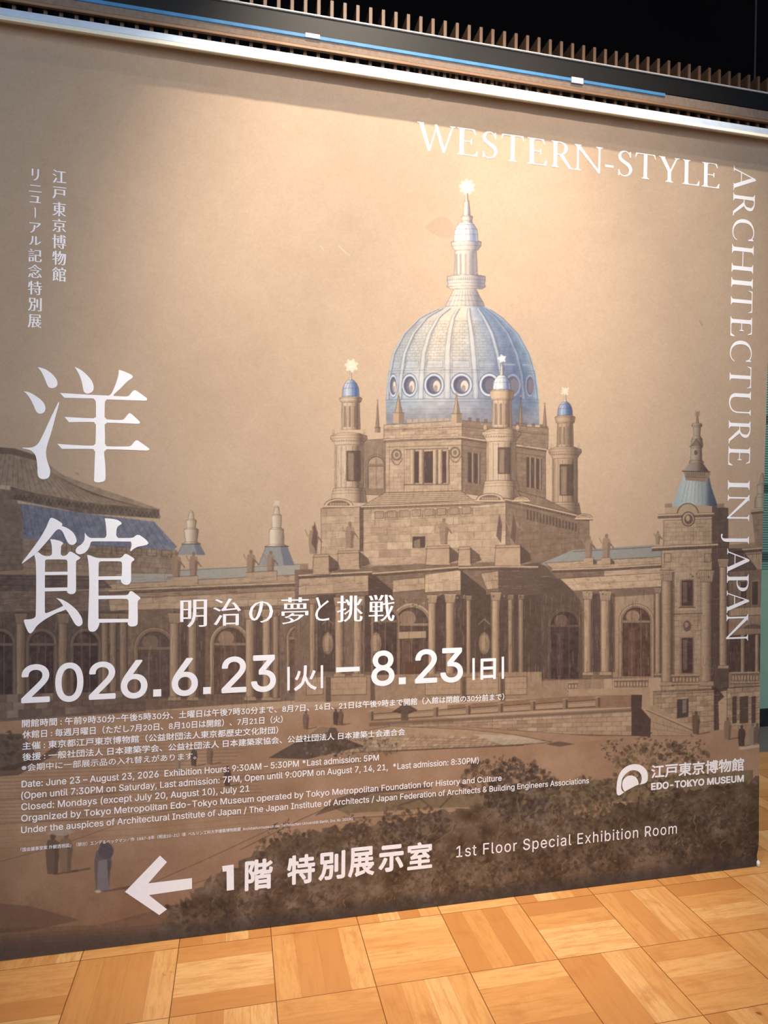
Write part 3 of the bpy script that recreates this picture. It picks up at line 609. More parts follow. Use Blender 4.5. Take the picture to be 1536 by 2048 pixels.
    # lawn beds and paving lines
    poly(F([(-60, 470), (90, 420), (330, 415), (760, 380), (1000, 360), (1480, 330), (1480, 410), (700, 470), (300, 480), (0, 500)]), rough((118, 102, 76), 14, 32), .75)
    poly(F([(0, 490), (380, 468), (720, 470), (720, 482), (380, 488), (0, 510)]), (176, 146, 116), .7); line(F([(0, 508), (380, 487), (720, 482)]), 1.8, DARK, .6)
    for q in ([(240, 420), (300, 470)], [(330, 470), (390, 410)], [(180, 462), (290, 425)]): line(F(q), 4, DARK, .45)
    poly(F([(-130, 500), (-60, 440), (60, 400), (300, 385), (300, 400), (80, 420), (-30, 470)]), DARK, .55)
    for q, w in (([(-60, 1600), (180, 1590), (560, 1545), (760, 1520)], 1.6), ([(-60, 1650), (240, 1635), (480, 1600)], 1.4), ([(480, 1700), (600, 1640), (690, 1600)], 2), ([(250, 1790), (420, 1715), (560, 1650)], 1.6), ([(380, 1770), (560, 1712)], 1.4), ([(-60, 1740), (120, 1690), (260, 1640)], 1.2)):
        line(q, w, DARK, .45)
    for k in range(12):
        y = 1540 + k * 12
        line([(-80, y + 30), (300, y + 8), (520, y - 16)], 1.2, (118, 90, 72), .3)
    poly([(-80, 1860), (200, 1850), (420, 1790), (560, 1800), (560, 2000), (-80, 2000)], rough((112, 84, 66), 12, 33), .55)
    poly([(-80, 1800), (60, 1812), (160, 1840), (60, 1862), (-80, 1872)], (78, 56, 46), .35)
    # ------------------------------------------------ planting along the lower edge
    mass = [(300, 1860), (395, 1780), (500, 1712), (560, 1676), (700, 1652), (800, 1640), (930, 1612), (960, 1604), (1010, 1588), (1090, 1592), (1130, 1612), (1190, 1640), (1240, 1610), (1350, 1585), (1500, 1560), (1600, 1550), (1600, 2000), (220, 2000)]
    r = np.random.default_rng(90); rag = []
    for (ax, ay), (bx, by) in zip(mass[:-3], mass[1:-2]):
        n = max(int(math.hypot(bx - ax, by - ay) / 7), 1)
        rag += [(ax + (bx - ax) * k / n + r.normal() * 4, ay + (by - ay) * k / n + r.normal() * 6) for k in range(n)]
    rag += mass[-3:]
    poly(rag, lambda X, Y: np.array((104, 84, 67), np.float32) + fbm(*X.shape, 30, 41, 5)[..., None] * 105 + np.clip((X - 700) / 800, 0, 1)[..., None] * np.array((-16, -16, -15)), .92)
    dk, md, lt, ol = (66, 51, 43), (92, 73, 58), (140, 118, 92), (104, 94, 66)
    for cx, cy, rx, ry, n, tones, sd in ((1038, 1578, 70, 62, 760, [dk, dk, md, (84, 76, 72)], 51), (600, 1700, 90, 40, 260, [dk, md, ol], 52), (740, 1680, 60, 40, 200, [dk, md, lt], 53),
                                         (830, 1660, 70, 52, 260, [dk, dk, md], 54), (1320, 1530, 100, 44, 330, [dk, md, ol, lt], 55), (1260, 1650, 150, 90, 800, [dk, dk, md, ol], 56),
                                         (1440, 1680, 120, 80, 620, [dk, dk, md], 57), (900, 1760, 120, 60, 420, [dk, md, lt, ol], 58), (1130, 1740, 140, 60, 520, [dk, dk, md, (120, 98, 66)], 59),
                                         (560, 1800, 120, 50, 320, [dk, md, md], 60), (1090, 1640, 60, 60, 260, [md, lt, (120, 112, 104)], 61), (960, 1560, 40, 40, 90, [dk, md], 62), (420, 1830, 90, 36, 160, [dk, md], 63),
                                         (1180, 1600, 70, 50, 200, [md, ol, dk], 64), (1480, 1600, 50, 36, 120, [md, ol], 65)):
        leaf_mass(blob(cx, cy, rx, ry, sd), n, tones, 2.2, 7.5, .62, sd)
    for k in range(420):                                              # brushed stems and pale sprays inside the planting
        x, y = r.uniform(420, 1500), 0
        y = np.interp(x, [420, 700, 1000, 1250, 1500], [1800, 1690, 1600, 1640, 1600]) + r.uniform(0, 150)
        th = r.uniform(-2.2, -.9); L = r.uniform(6, 24)
        line([(x, y), (x + L * .5 * math.cos(th), y + L * .5 * math.sin(th)), (x + L * math.cos(th + .4), y + L * math.sin(th + .4))], r.uniform(1, 2.6), [(150, 128, 100), (124, 106, 78), (58, 45, 39), (132, 118, 104)][k % 4], r.uniform(.3, .65))
    leaf_mass(mass, 5200, [dk, md, lt, ol, (128, 108, 84), (80, 64, 54), (150, 130, 102)], 1.0, 4.2, .5, 70)
    for k in range(26):                                               # tree crowns with bare twigs
        r = np.random.default_rng(200 + k)
        cx, cy = [(1040, 1650), (1290, 1620), (1340, 1560), (830, 1690), (1180, 1680), (1430, 1690)][k % 6]
        x, y = cx + r.uniform(-50, 50), cy + r.uniform(-10, 60)
        pts = [(x, y)]
        th = r.uniform(-2.4, -.7)
        for j in range(6): th += r.normal() * .35; pts.append((pts[-1][0] + 11 * math.cos(th), pts[-1][1] + 11 * math.sin(th)))
        line(pts, 1.6, (60, 46, 40) if k % 3 else (150, 126, 98), .5)
    for cx, cy, n, sd in ((1230, 1500, 60, 71), (1290, 1490, 70, 72), (1380, 1500, 90, 73), (1330, 1505, 60, 74), (960, 1540, 50, 75), (790, 1635, 60, 76), (560, 1660, 60, 77), (1000, 1535, 60, 78), (700, 1655, 50, 79)):
        leaf_mass(blob(cx, cy, 28, 24, sd, jag=.35), n, [dk, md, (84, 66, 52)], 1.2, 4, .65, sd)
    # ------------------------------------------------ people in the park
    def walker(x, y, h, col, shadow=1):
        if shadow: poly([(x, y), (x + h * .6, y - h * .12), (x + h * .62, y - h * .06), (x + 2, y + 2)], DARK, .5)
        figure(P, x, y, h, col, .92)
    walker(106, 1748, 82, (108, 84, 72)); walker(132, 1744, 80, (134, 108, 88)); poly([(92, 1668), (118, 1652), (150, 1664), (128, 1672)], (176, 160, 146), .7)
    walker(206, 1782, 98, (104, 92, 92)); ell(212, 1702, 15, 17, (92, 82, 88)); poly([(196, 1722), (214, 1718), (218, 1780), (194, 1782)], (132, 124, 126), .8); ell(196, 1783, 6, 3, (206, 188, 168), .8)
    for x, y, h, c in ((612, 1458, 36, (120, 98, 84)), (672, 1450, 32, (84, 66, 58)), (682, 1450, 32, (112, 88, 72)), (356, 1545, 34, (150, 132, 116)), (388, 1532, 38, (92, 74, 66)), (420, 1528, 38, (128, 106, 90)), (455, 1572, 40, (90, 68, 60)),
                       (1392, 1468, 46, (110, 86, 68)), (1455, 1478, 44, (138, 112, 90)), (1483, 1492, 42, (80, 62, 54)), (1505, 1490, 44, (146, 128, 112)), (1514, 1486, 40, (106, 90, 82))):
        walker(x, y, h, c)
    poly([(1476, 1494), (1530, 1486), (1535, 1492), (1480, 1500)], (206, 192, 172), .6)
    # dark lower border of the print, then the grain of the whole sheet
    for k in range(5): poly([(-80, 1990), (-80, 1876 + k * 7), (300, 1850 + k * 7), (700, 1804 + k * 6), (1100, 1757 + k * 5), (1600, 1694 + k * 4), (1600, 2000)], rough((66, 58, 56), 8, 34), .2)
    IMG[:] += fbm(CH, CW, 2.6, 81, 2)[..., None] * 11
    IMG[:] += fbm(CH, CW, 10, 85, 3)[..., None] * 4
    lum = IMG @ np.array((.3, .55, .15), np.float32)
    d = np.interp(np.arange(CH), [950, 1400], [.2, .06]).astype(np.float32)[:, None, None]
    IMG[:] = IMG * (1 - d) + lum[..., None] * d
    IMG[:] *= .955
    np.clip(IMG, 12, 245, out=IMG)
# ---------------------------------------------------------------- materials
def material(name, color=(.5, .5, .5), rough=.6, metal=0.0, spec=.5):
    mt = bpy.data.materials.new(name); mt.use_nodes = True
    b = mt.node_tree.nodes['Principled BSDF']
    b.inputs['Base Color'].default_value = (*color, 1); b.inputs['Roughness'].default_value = rough
    b.inputs['Metallic'].default_value = metal; b.inputs['Specular IOR Level'].default_value = spec
    return mt

def srgb(r, g, b):
    f = lambda c: (c / 255 / 12.92) if c / 255 <= .04045 else ((c / 255 + .055) / 1.055) ** 2.4
    return (f(r), f(g), f(b))

class Nodes:
    """small helper to write node arithmetic"""
    def __init__(s, mt): s.t = mt.node_tree; s.b = s.t.nodes['Principled BSDF']
    def put(s, x, sock):
        if isinstance(x, (int, float)): sock.default_value = x
        elif isinstance(x, tuple): sock.default_value = x
        else: s.t.links.new(x, sock)
    def math(s, op, a, b=0.0, c=0.0):
        n = s.t.nodes.new('ShaderNodeMath'); n.operation = op
        for k, x in enumerate((a, b, c)): s.put(x, n.inputs[k])
        return n.outputs[0]
    def xyz(s):
        tc = s.t.nodes.new('ShaderNodeTexCoord'); sp = s.t.nodes.new('ShaderNodeSeparateXYZ'); s.t.links.new(tc.outputs['Object'], sp.inputs[0])
        return sp.outputs
    def vec(s, x, y, z=0.0):
        n = s.t.nodes.new('ShaderNodeCombineXYZ')
        for k, v in enumerate((x, y, z)): s.put(v, n.inputs[k])
        return n.outputs[0]
    def noise(s, v, scale, detail=4, rough=.55):
        n = s.t.nodes.new('ShaderNodeTexNoise'); s.t.links.new(v, n.inputs['Vector']); n.inputs['Scale'].default_value = scale; n.inputs['Detail'].default_value = detail; n.inputs['Roughness'].default_value = rough
        return n.outputs['Fac']
    def white(s, v):
        n = s.t.nodes.new('ShaderNodeTexWhiteNoise'); n.noise_dimensions = '3D'; s.t.links.new(v, n.inputs['Vector'])
        return n.outputs['Value']
    def ramp(s, f, stops):
        n = s.t.nodes.new('ShaderNodeValToRGB'); s.t.links.new(f, n.inputs[0])
        e = n.color_ramp.elements
        while len(e) < len(stops): e.new(.5)
        for k, (p, c) in enumerate(stops): e[k].position = p; e[k].color = (*c, 1)
        return n.outputs[0]
    def mix(s, f, a, b, mode='MIX'):
        n = s.t.nodes.new('ShaderNodeMix'); n.data_type = 'RGBA'; n.blend_type = mode
        s.put(f, n.inputs[0])
        for x, k in ((a, 6), (b, 7)): s.put((*x, 1) if isinstance(x, tuple) and len(x) == 3 else x, n.inputs[k])
        return n.outputs[2]
    def bump(s, h, strength, dist=.01):
        n = s.t.nodes.new('ShaderNodeBump'); n.inputs['Strength'].default_value = strength; n.inputs['Distance'].default_value = dist
        s.t.links.new(h, n.inputs['Height']); s.t.links.new(n.outputs[0], s.b.inputs['Normal'])
    def color(s, c): s.t.links.new(c, s.b.inputs['Base Color'])
    def rough(s, c): s.put(c, s.b.inputs['Roughness'])

TILE, PX0, PY0 = .3, -.4768, -.34514
def parquet():
    mt = material('birch_parquet', rough=.34, spec=.45); N = Nodes(mt); X, Y, Z = N.xyz()
    u = N.math('DIVIDE', N.math('SUBTRACT', X, PX0), TILE); v = N.math('DIVIDE', N.math('SUBTRACT', Y, PY0), TILE)
    iu, iv = N.math('FLOOR', u), N.math('FLOOR', v)
    fu, fv = N.math('SUBTRACT', u, iu), N.math('SUBTRACT', v, iv)
    par = N.math('FLOORED_MODULO', N.math('ADD', iu, iv), 2.0)            # turns every other tile
    a = N.math('ADD', N.math('MULTIPLY', fu, N.math('SUBTRACT', 1.0, par)), N.math('MULTIPLY', fv, par))      # across the strips
    l = N.math('ADD', N.math('MULTIPLY', fv, N.math('SUBTRACT', 1.0, par)), N.math('MULTIPLY', fu, par))      # along the strips
    k = N.math('FLOOR', N.math('MULTIPLY', a, 4.0))
    rnd = N.white(N.vec(N.math('ADD', iu, .5), N.math('ADD', iv, .5), N.math('ADD', k, .5)))
    base = N.ramp(rnd, [(0, srgb(196, 134, 76)), (.3, srgb(210, 150, 88)), (.65, srgb(221, 165, 102)), (1, srgb(232, 184, 124))])
    gv = N.vec(N.math('ADD', N.math('MULTIPLY', a, 9.0), N.math('MULTIPLY', rnd, 31.0)), N.math('MULTIPLY', l, 1.1), N.math('ADD', N.math('MULTIPLY', iu, 3.7), N.math('MULTIPLY', iv, 5.3)))
    g1 = N.noise(gv, 2.2, 5, .6); g2 = N.noise(gv, 9, 3, .6)
    c = N.mix(N.ramp(g1, [(.3, (.6,) * 3), (.55, (0,) * 3)]), base, srgb(190, 126, 72)); 
    c = N.mix(N.ramp(g2, [(.35, (.4,) * 3), (.5, (0,) * 3)]), c, srgb(200, 138, 78))
    blot = N.noise(N.vec(X, Y, 0.0), 7, 5, .65)
    c = N.mix(N.ramp(blot, [(.56, (0,) * 3), (.78, (.6,) * 3)]), c, srgb(176, 108, 58))
    knot = N.noise(N.vec(X, Y, 3.0), 17, 2, .5)
    c = N.mix(N.ramp(knot, [(.735, (0,) * 3), (.79, (.8,) * 3)]), c, srgb(120, 66, 32))
    # joints: fine between strips, darker between tiles
    def joint(f, w): return N.math('LESS_THAN', N.math('MINIMUM', f, N.math('SUBTRACT', 1.0, f)), w)
    ks = N.math('SUBTRACT', N.math('MULTIPLY', a, 4.0), k)
    c = N.mix(N.math('MULTIPLY', joint(ks, .012), .28), c, srgb(150, 92, 46))
    c = N.mix(N.math('MULTIPLY', N.math('MAXIMUM', joint(fu, .0055), joint(fv, .004)), .8), c, srgb(110, 62, 28))
    N.color(c); N.rough(N.math('ADD', .3, N.math('MULTIPLY', g1, .16)))
    return mt

def wood(name, c0, c1, axis=2, rough=.5):
    mt = material(name, rough=rough); N = Nodes(mt); P = N.xyz()
    sc = [40.0, 40.0, 40.0]; sc[axis] = 3.0
    v = N.vec(*[N.math('MULTIPLY', P[k], sc[k]) for k in range(3)])
    N.color(N.ramp(N.noise(v, 1.5, 5, .6), [(.3, c0), (.7, c1)]))
    return mt

def speckle(name, c0, c1, scale, rough=.8, bump=0.0, spec=.3, metal=0.0):
    mt = material(name, rough=rough, spec=spec, metal=metal); N = Nodes(mt); X, Y, Z = N.xyz()
    n = N.noise(N.vec(X, Y, Z), scale, 5, .6)
    N.color(N.ramp(n, [(.3, c0), (.7, c1)]))
    if bump: N.bump(n, bump)
    return mt

def cloth():
    mt = material('printed_polyester', rough=.78, spec=.25); N = Nodes(mt); X, Y, Z = N.xyz()
    at = N.t.nodes.new('ShaderNodeAttribute'); at.attribute_name = 'print'
    weave = N.math('MULTIPLY', N.math('SINE', N.math('MULTIPLY', X, 2600.0)), N.math('SINE', N.math('MULTIPLY', Z, 2600.0)))
    N.color(at.outputs['Color']); N.bump(weave, .03, .001)
    N.b.inputs['Sheen Weight'].default_value = .05
    return mt

def ribbed():
    mt = material('teal_ribbed_panel', rough=.7); N = Nodes(mt); X, Y, Z = N.xyz()
    w = N.math('SINE', N.math('MULTIPLY', Z, 2 * math.pi / .0165))
    band = N.math('LESS_THAN', N.math('FLOORED_MODULO', N.math('ADD', Z, .27), .46), .06)
    c = N.mix(N.math('MULTIPLY', N.math('GREATER_THAN', w, .35), .55), srgb(126, 172, 158), srgb(52, 84, 78))
    c = N.mix(N.math('MULTIPLY', band, .7), c, srgb(28, 56, 54))
    N.color(c); N.bump(w, .5, .004)
    return mt

M = dict(
    floor=parquet(), cloth=cloth(), ink=speckle('white_print', srgb(244, 242, 246), srgb(250, 248, 250), 60, .75),
    alu=speckle('satin_aluminium', srgb(196, 212, 232), srgb(212, 224, 240), 30, .4, metal=.1, spec=.6),
    lip=speckle('ivory_lip', srgb(238, 234, 214), srgb(246, 242, 226), 80, .45),
    hem=speckle('dark_hem', srgb(40, 35, 34), srgb(58, 50, 47), 120, .7), cap=speckle('white_plastic', srgb(232, 228, 222), srgb(244, 240, 234), 50, .45),
    fin=wood('oak_slat', srgb(82, 58, 42), srgb(116, 86, 64)), batten=wood('oak_batten', srgb(128, 92, 64), srgb(166, 124, 90), 0),
    black=speckle('black_paint', srgb(14, 14, 15), srgb(20, 19, 20), 30, .5), edge=speckle('pale_highlight', srgb(210, 206, 204), srgb(232, 228, 224), 60, .3, metal=.3),
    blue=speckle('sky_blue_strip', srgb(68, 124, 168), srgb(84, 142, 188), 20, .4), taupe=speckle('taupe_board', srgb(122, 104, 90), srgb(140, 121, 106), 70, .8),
    tag=speckle('pale_tag', srgb(190, 192, 216), srgb(214, 214, 230), 70, .5),
    void=speckle('black_hall_wall', srgb(9, 8, 9), srgb(14, 12, 13), 3, .9, spec=.1), teal=ribbed(), mint=speckle('mint_panel', srgb(150, 186, 164), srgb(162, 198, 176), 8, .7),
    base=speckle('dark_plinth', srgb(40, 40, 40), srgb(54, 53, 52), 30, .6), carpet=speckle('grey_carpet', srgb(98, 94, 90), srgb(132, 126, 120), 160, .95, .3),
    wire=speckle('dark_wire', srgb(54, 52, 54), srgb(74, 72, 74), 40, .5))

# ---------------------------------------------------------------- builders
def obj(name, me, mt=None, parent=None):
    o = bpy.data.objects.new(name, me); C.objects.link(o)
    if mt is not None: me.materials.append(mt)
    if parent is not None: o.parent = parent
    return o

def mesh(bm, name, smooth=False):
    me = bpy.data.meshes.new(name); bmesh.ops.recalc_face_normals(bm, faces=bm.faces); bm.to_mesh(me); bm.free()
    if smooth:
        for p in me.polygons: p.use_smooth = True
    return me

def box(lo, hi, bevel=0.0, bm=None):
    bm = bm or bmesh.new()
    r = bmesh.ops.create_cube(bm, size=1)
    for v in r['verts']: v.co = Vector([(lo[k] + hi[k]) / 2 + v.co[k] * (hi[k] - lo[k]) for k in range(3)])
    if bevel: bmesh.ops.bevel(bm, geom=[e for e in bm.edges if all(v in r['verts'] for v in e.verts)], offset=bevel, segments=2, affect='EDGES')
    return bm

def extrude_profile(prof, x0, x1, bm=None):
    """a (y, z) outline drawn out along x, with closed ends"""
    bm = bm or bmesh.new()
    a = [bm.verts.new((x0, y, z)) for y, z in prof]; b = [bm.verts.new((x1, y, z)) for y, z in prof]
    n = len(prof)
    for k in range(n): bm.faces.new((a[k], a[(k + 1) % n], b[(k + 1) % n], b[k]))
    bm.faces.new(a[::-1]); bm.faces.new(b)
    return bm

def rod(p, q, r, n=10):
    bm = bmesh.new(); p, q = Vector(p), Vector(q); d = q - p
    rm = bmesh.ops.create_cone(bm, cap_ends=True, segments=n, radius1=r, radius2=r, depth=d.length)
    bmesh.ops.transform(bm, matrix=Matrix.Translation((p + q) / 2) @ d.to_track_quat('Z', 'Y').to_matrix().to_4x4(), verts=rm['verts'])
    return bm

def structure(name, me, mt):
    o = obj(name, me, mt); o['kind'] = 'structure'; return o

def tag(o, label, cat, group=None):
    o['label'] = label; o['category'] = cat
    if group: o['group'] = group
    return o

def thing(name, loc, label, cat, group=None):
    o = bpy.data.objects.new(name, None); C.objects.link(o); o.location = loc
    return tag(o, label, cat, group)

# ---------------------------------------------------------------- the hall
BACK = 1.5                                                        # wall behind the banner
structure('floor', mesh(box((-3.2, -5, -.1), (5.2, BACK - .42, 0)), 'floor'), M['floor'])
structure('floor', mesh(box((-3.2, BACK - .42, -.1), (5.2, BACK + .1, .001)), 'carpet'), M['carpet'])
structure('wall_back', mesh(box((-3.2, BACK + .0, 1.05), (5.2, BACK + .1, 6.1)), 'wall'), M['void'])
structure('wall_back', mesh(box((-3.2, BACK - .02, .12), (5.2, BACK + .1, 1.05)), 'mint'), M['mint'])
structure('wall_back', mesh(box((-3.2, BACK - .012, 1.05), (5.2, BACK - .001, 2.5)), 'ribs'), M['teal'])
structure('baseboard_back', mesh(box((-3.2, BACK - .03, 0.002), (5.2, BACK + .1, .12), .004), 'plinth'), M['base'])
structure('ceiling', mesh(box((-3.2, -5, 6.1), (5.2, BACK + .1, 6.2)), 'ceiling'), M['void'])

# beam, boards and batten that run along above the banner; heights follow from where they show
XA, XB = -1.6, 3.6
zat = lambda py, Y, px=512: plane_at(px, py, Y).z
YB = .06
zb0, zb1 = zat(53, YB), zat(12, YB)
beam = thing('overhead_beam', ((XA + XB) / 2, YB + .07, zb0), 'long black beam with a bright upper edge and a blue strip above the banner', 'beam')
def onto(o, root): o.parent = root; o.matrix_parent_inverse = Matrix.Translation(-Vector(root.location)); return o
onto(obj('beam_body', mesh(box((XA, YB, zb0), (XB, YB + .012, zb1), .002), 'beam'), M['black']), beam)
ed = onto(obj('top_highlight', mesh(box((XA, YB - .004, zb1 - .001), (XB, YB + .012, zb1 + .005), .0015), 'edge'), M['edge']), beam); ed['label'] = 'thin pale strip standing in for the highlight along the top'  # light caught by the upper bevel, built as a pale strip
bs = onto(obj('blue_lit_strip', mesh(box((XA, YB - .003, zat(58.6, YB - .003)), (plane_at(1330, 190, YB).x, YB + .002, zb0 + .001), .001), 'strip'), M['blue']), beam); bs['label'] = 'narrow sky blue strip along the lower edge'  # blue light on the beam's lower lip, put into its base colour
YT = YB + .001
structure('trim_1', mesh(box((XA, YT, zat(75, YT)), (XB, YT + .012, zb0 - .0005), .001), 'board'), M['taupe'])
structure('trim_2', mesh(box((XA, YT - .004, zat(80.5, YT - .004)), (XB, YT + .008, zat(74.5, YT - .004)), .001), 'batten'), M['batten'])
for k, (x0, y0, x1, y1) in enumerate(((611, 68, 640, 75), (1143, 156, 1167, 165.5))):
    a, b = plane_at(x0, y0, YB - .005), plane_at(x1, y1, YB - .005)
    zc = (a.z + b.z) / 2
    o = obj('label_tag', mesh(box((a.x, YB - .0055, zc - (.008, .0115)[k]), (b.x, YB - .0032, zc + (.008, .0115)[k]), .001), 'tag'), M['tag'])
    tag(o, ('small pale lilac tag on the blue strip above the plain cloth', 'small whitish tag on the blue strip above the white capitals')[k], 'tag')

# upright slats behind the beam
YF, FD = .078, .075
fx = [53, 136, 217, 297, 376, 455, 533, 611, 687, 763, 839, 914, 988, 1061, 1134, 1207, 1279, 1350, 1421, 1491]
xs = [plane_at(512 + x / 3, 60 + (x - 500) * .058, YF).x for x in fx] + [plane_at(1024 + x / 3, 80 + x * .055, YF).x for x in (95, 298, 497, 692, 881, 1066, 1245, 1424)]
ids = list(range(20)) + [21, 24, 27, 30, 33, 36, 39, 42]
step, x00 = np.polyfit(ids, xs, 1)
ztop = np.mean([plane_at(512 + x / 3, y / 3, YF).z for x, y in ((455, 2), (763, 55), (1491, 185))] + [plane_at(1024 + x / 3, y / 3, YF).z for x, y in ((497, 282), (1066, 383), (1424, 448))])
zlow = zat(93, YF, 512) - .07
fin_me = mesh(box((-.006, 0, zlow - ztop), (.006, FD, 0), .001), 'slat'); fin_me.materials.append(M['fin'])
first = int(math.ceil((XA + .75 - x00) / step)); last = int((3.05 - x00) / step)
for k in range(first, last + 1):
    o = bpy.data.objects.new('wooden_slat', fin_me); C.objects.link(o); o.location = (x00 + k * step, YF, ztop)
    tag(o, 'thin upright brown wooden slat in the long row behind the black beam', 'slat', 'wooden slats behind the beam')
structure('trim_3', mesh(box((XA, YF + FD, zlow + .01), (XB, YF + FD + .01, zlow + .05)), 'rear batten'), M['black'])
wa, wb = plane_at(1511, 60, .6), plane_at(1507, 195, .6)
tag(obj('hanging_wire', mesh(rod((wa.x, .6, 2.6), (wa.x, .6, 6.1), .0045), 'wire'), M['wire']), 'thin dark wire hanging against the black wall behind the wooden slats', 'wire')

# ---------------------------------------------------------------- the banner
YR = -.05
TIP, RAIL0, RAIL1 = zat(117, YR, 512), zat(109, YR + .01, 512), zat(94.5, YR + .02, 512)
XL, ZB = plane_at(-70, 1000, 0).x, .004
XRP = [(300, 1541), (500, 1540), (700, 1535.5), (950, 1527.5), (1200, 1520.5), (1500, 1518), (1690, 1517.5), (1712, 1513.5), (1727, 1516)]
edge_z = np.array([plane_at(x, y, 0).z for y, x in XRP][::-1]); edge_x = np.array([plane_at(x, y, 0).x for y, x in XRP][::-1])
right_edge = lambda z: np.interp(z, edge_z, edge_x)
ZT = RAIL1 - .01

def sway(x, z):
    """how far the cloth stands off its plane: puckers under the rail, slow waves below"""
    t = np.clip((z - (RAIL0 - .36)) / .36, 0, 1); t = t * t * (3 - 2 * t)
    r = .0006 * t * (np.sin(x * 31 + 1.5 * np.sin(x * 5.3)) + .4 * np.sin(x * 57 + 2 + z * 3)) * (.5 + .5 * np.sin(x * 2.1 - .6) ** 2)
    r = r + .004 * np.sin(x * 1.7 + .4) * np.sin(z * 1.1)
    c = plane_at(868, 182, 0); u, w = (x - c.x) * .55 + (z - c.z) * .83, (x - c.x) * .83 - (z - c.z) * .55      # a crease under the rail
    r = r - .004 * np.exp(-(w / .008) ** 2) * np.clip(1 - np.abs(u + .02) / .045, 0, 1)
    return r
banner = thing('exhibition_banner', (.65, 0, 0), 'huge brown exhibition banner printed with a domed palace and white lettering, standing on the parquet', 'banner')
def part(name, me, mt, label=None, parent=None):
    o = obj(name, me, mt)
    if parent is None: onto(o, banner)
    else: o.parent = parent; o.matrix_parent_inverse = Matrix.Translation(-Vector(banner.location))
    if label: o['label'] = label
    return o

paint()
def fabric():
    nx = 1180
    zs = np.concatenate([np.linspace(ZB, .55, 280, endpoint=False), np.linspace(.55, 2.05, 780, endpoint=False), np.linspace(2.05, ZT, 330)])
    nz = len(zs)
    U = np.linspace(0, 1, nx)[None, :]; Z = np.repeat(zs[:, None], nx, 1)
    X = XL + (right_edge(zs)[:, None] - XL) * U
    Y = sway(X, Z)
    P = np.stack([X, Y, Z], -1).reshape(-1, 3)
    rel = np.stack([X, np.zeros_like(X), Z], -1).reshape(-1, 3) - np.array(EYEPOS)
    zz = rel @ np.array(FW)
    px = IW / 2 + FOC * (rel @ np.array(RT)) / zz - CX0 - .5; py = IH / 2 - FOC * (rel @ np.array(UP)) / zz - CY0 - .5
    px = np.clip(px, 0, CW - 2); py = np.clip(py, 0, CH - 2)
    xi, yi = px.astype(int), py.astype(int); fx, fy = (px - xi)[:, None], (py - yi)[:, None]
    c = (IMG[yi, xi] * (1 - fx) + IMG[yi, xi + 1] * fx) * (1 - fy) + (IMG[yi + 1, xi] * (1 - fx) + IMG[yi + 1, xi + 1] * fx) * fy
    c = c / 255; c = np.where(c <= .04045, c / 12.92, ((c + .055) / 1.055) ** 2.4)
    me = bpy.data.meshes.new('fabric')
    i = np.arange((nz - 1) * nx).reshape(nz - 1, nx)[:, :-1]
    F = np.stack([i, i + 1, i + nx + 1, i + nx], -1).reshape(-1, 4)
    me.vertices.add(len(P)); me.vertices.foreach_set('co', P.astype(np.float32).ravel())
    me.loops.add(F.size); me.loops.foreach_set('vertex_index', F.astype(np.int32).ravel())
    me.polygons.add(len(F)); me.polygons.foreach_set('loop_start', np.arange(0, F.size, 4, dtype=np.int32)); me.polygons.foreach_set('loop_total', np.full(len(F), 4, np.int32))
    me.update(); me.validate()
    me.polygons.foreach_set('use_smooth', np.ones(len(F), bool))
    at = me.color_attributes.new('print', 'FLOAT_COLOR', 'POINT')
    at.data.foreach_set('color', np.concatenate([c, np.ones((len(c), 1))], 1).astype(np.float32).ravel())
    return me
part('printed_fabric', fabric(), M['cloth'], 'brown cloth printed with a blue-domed palace, park and strollers')

# rail at the top, weighted bar in the hem, white end cap
XRR = plane_at(1600, 300, YR).x
prof = [(YR + .010, RAIL0), (YR + .011, RAIL0 + .002), (YR + .014, RAIL0 + (RAIL1 - RAIL0) * .5), (YR + .0165, RAIL0 + (RAIL1 - RAIL0) * .54), (YR + .020, RAIL1 - .002), (YR + .023, RAIL1), (.014, RAIL1), (.014, RAIL0 + .006), (-.01, RAIL0)]
part('top_rail', mesh(extrude_profile(prof, XL - .15, XRR), 'rail'), M['alu'], 'long pale aluminium rail the cloth hangs from')
part('rail_lip', mesh(extrude_profile([(YR, TIP), (YR - .0008, TIP + .0015), (YR + .0095, RAIL0 - .001), (YR + .012, RAIL0 + .0005), (-.008, RAIL0 + .0005), (YR + .003, TIP + .0005)], XL - .15, XRR), 'lip'), M['lip'], 'ivory lower lip of the rail')
xe = float(right_edge(.02))
part('hem_bar', mesh(extrude_profile([(.007 + .006 * math.cos(t), .0075 + .006 * math.sin(t)) for t in np.linspace(0, 2 * math.pi, 13)[:-1]], XL, xe - .004), 'hem', True), M['hem'], 'dark weighted bar in the lower hem')
part('end_cap', mesh(box((xe - .005, -.009, .001), (xe + .006, .012, .026), .003), 'cap', True), M['cap'], 'small white plastic end cap at the lower right corner')

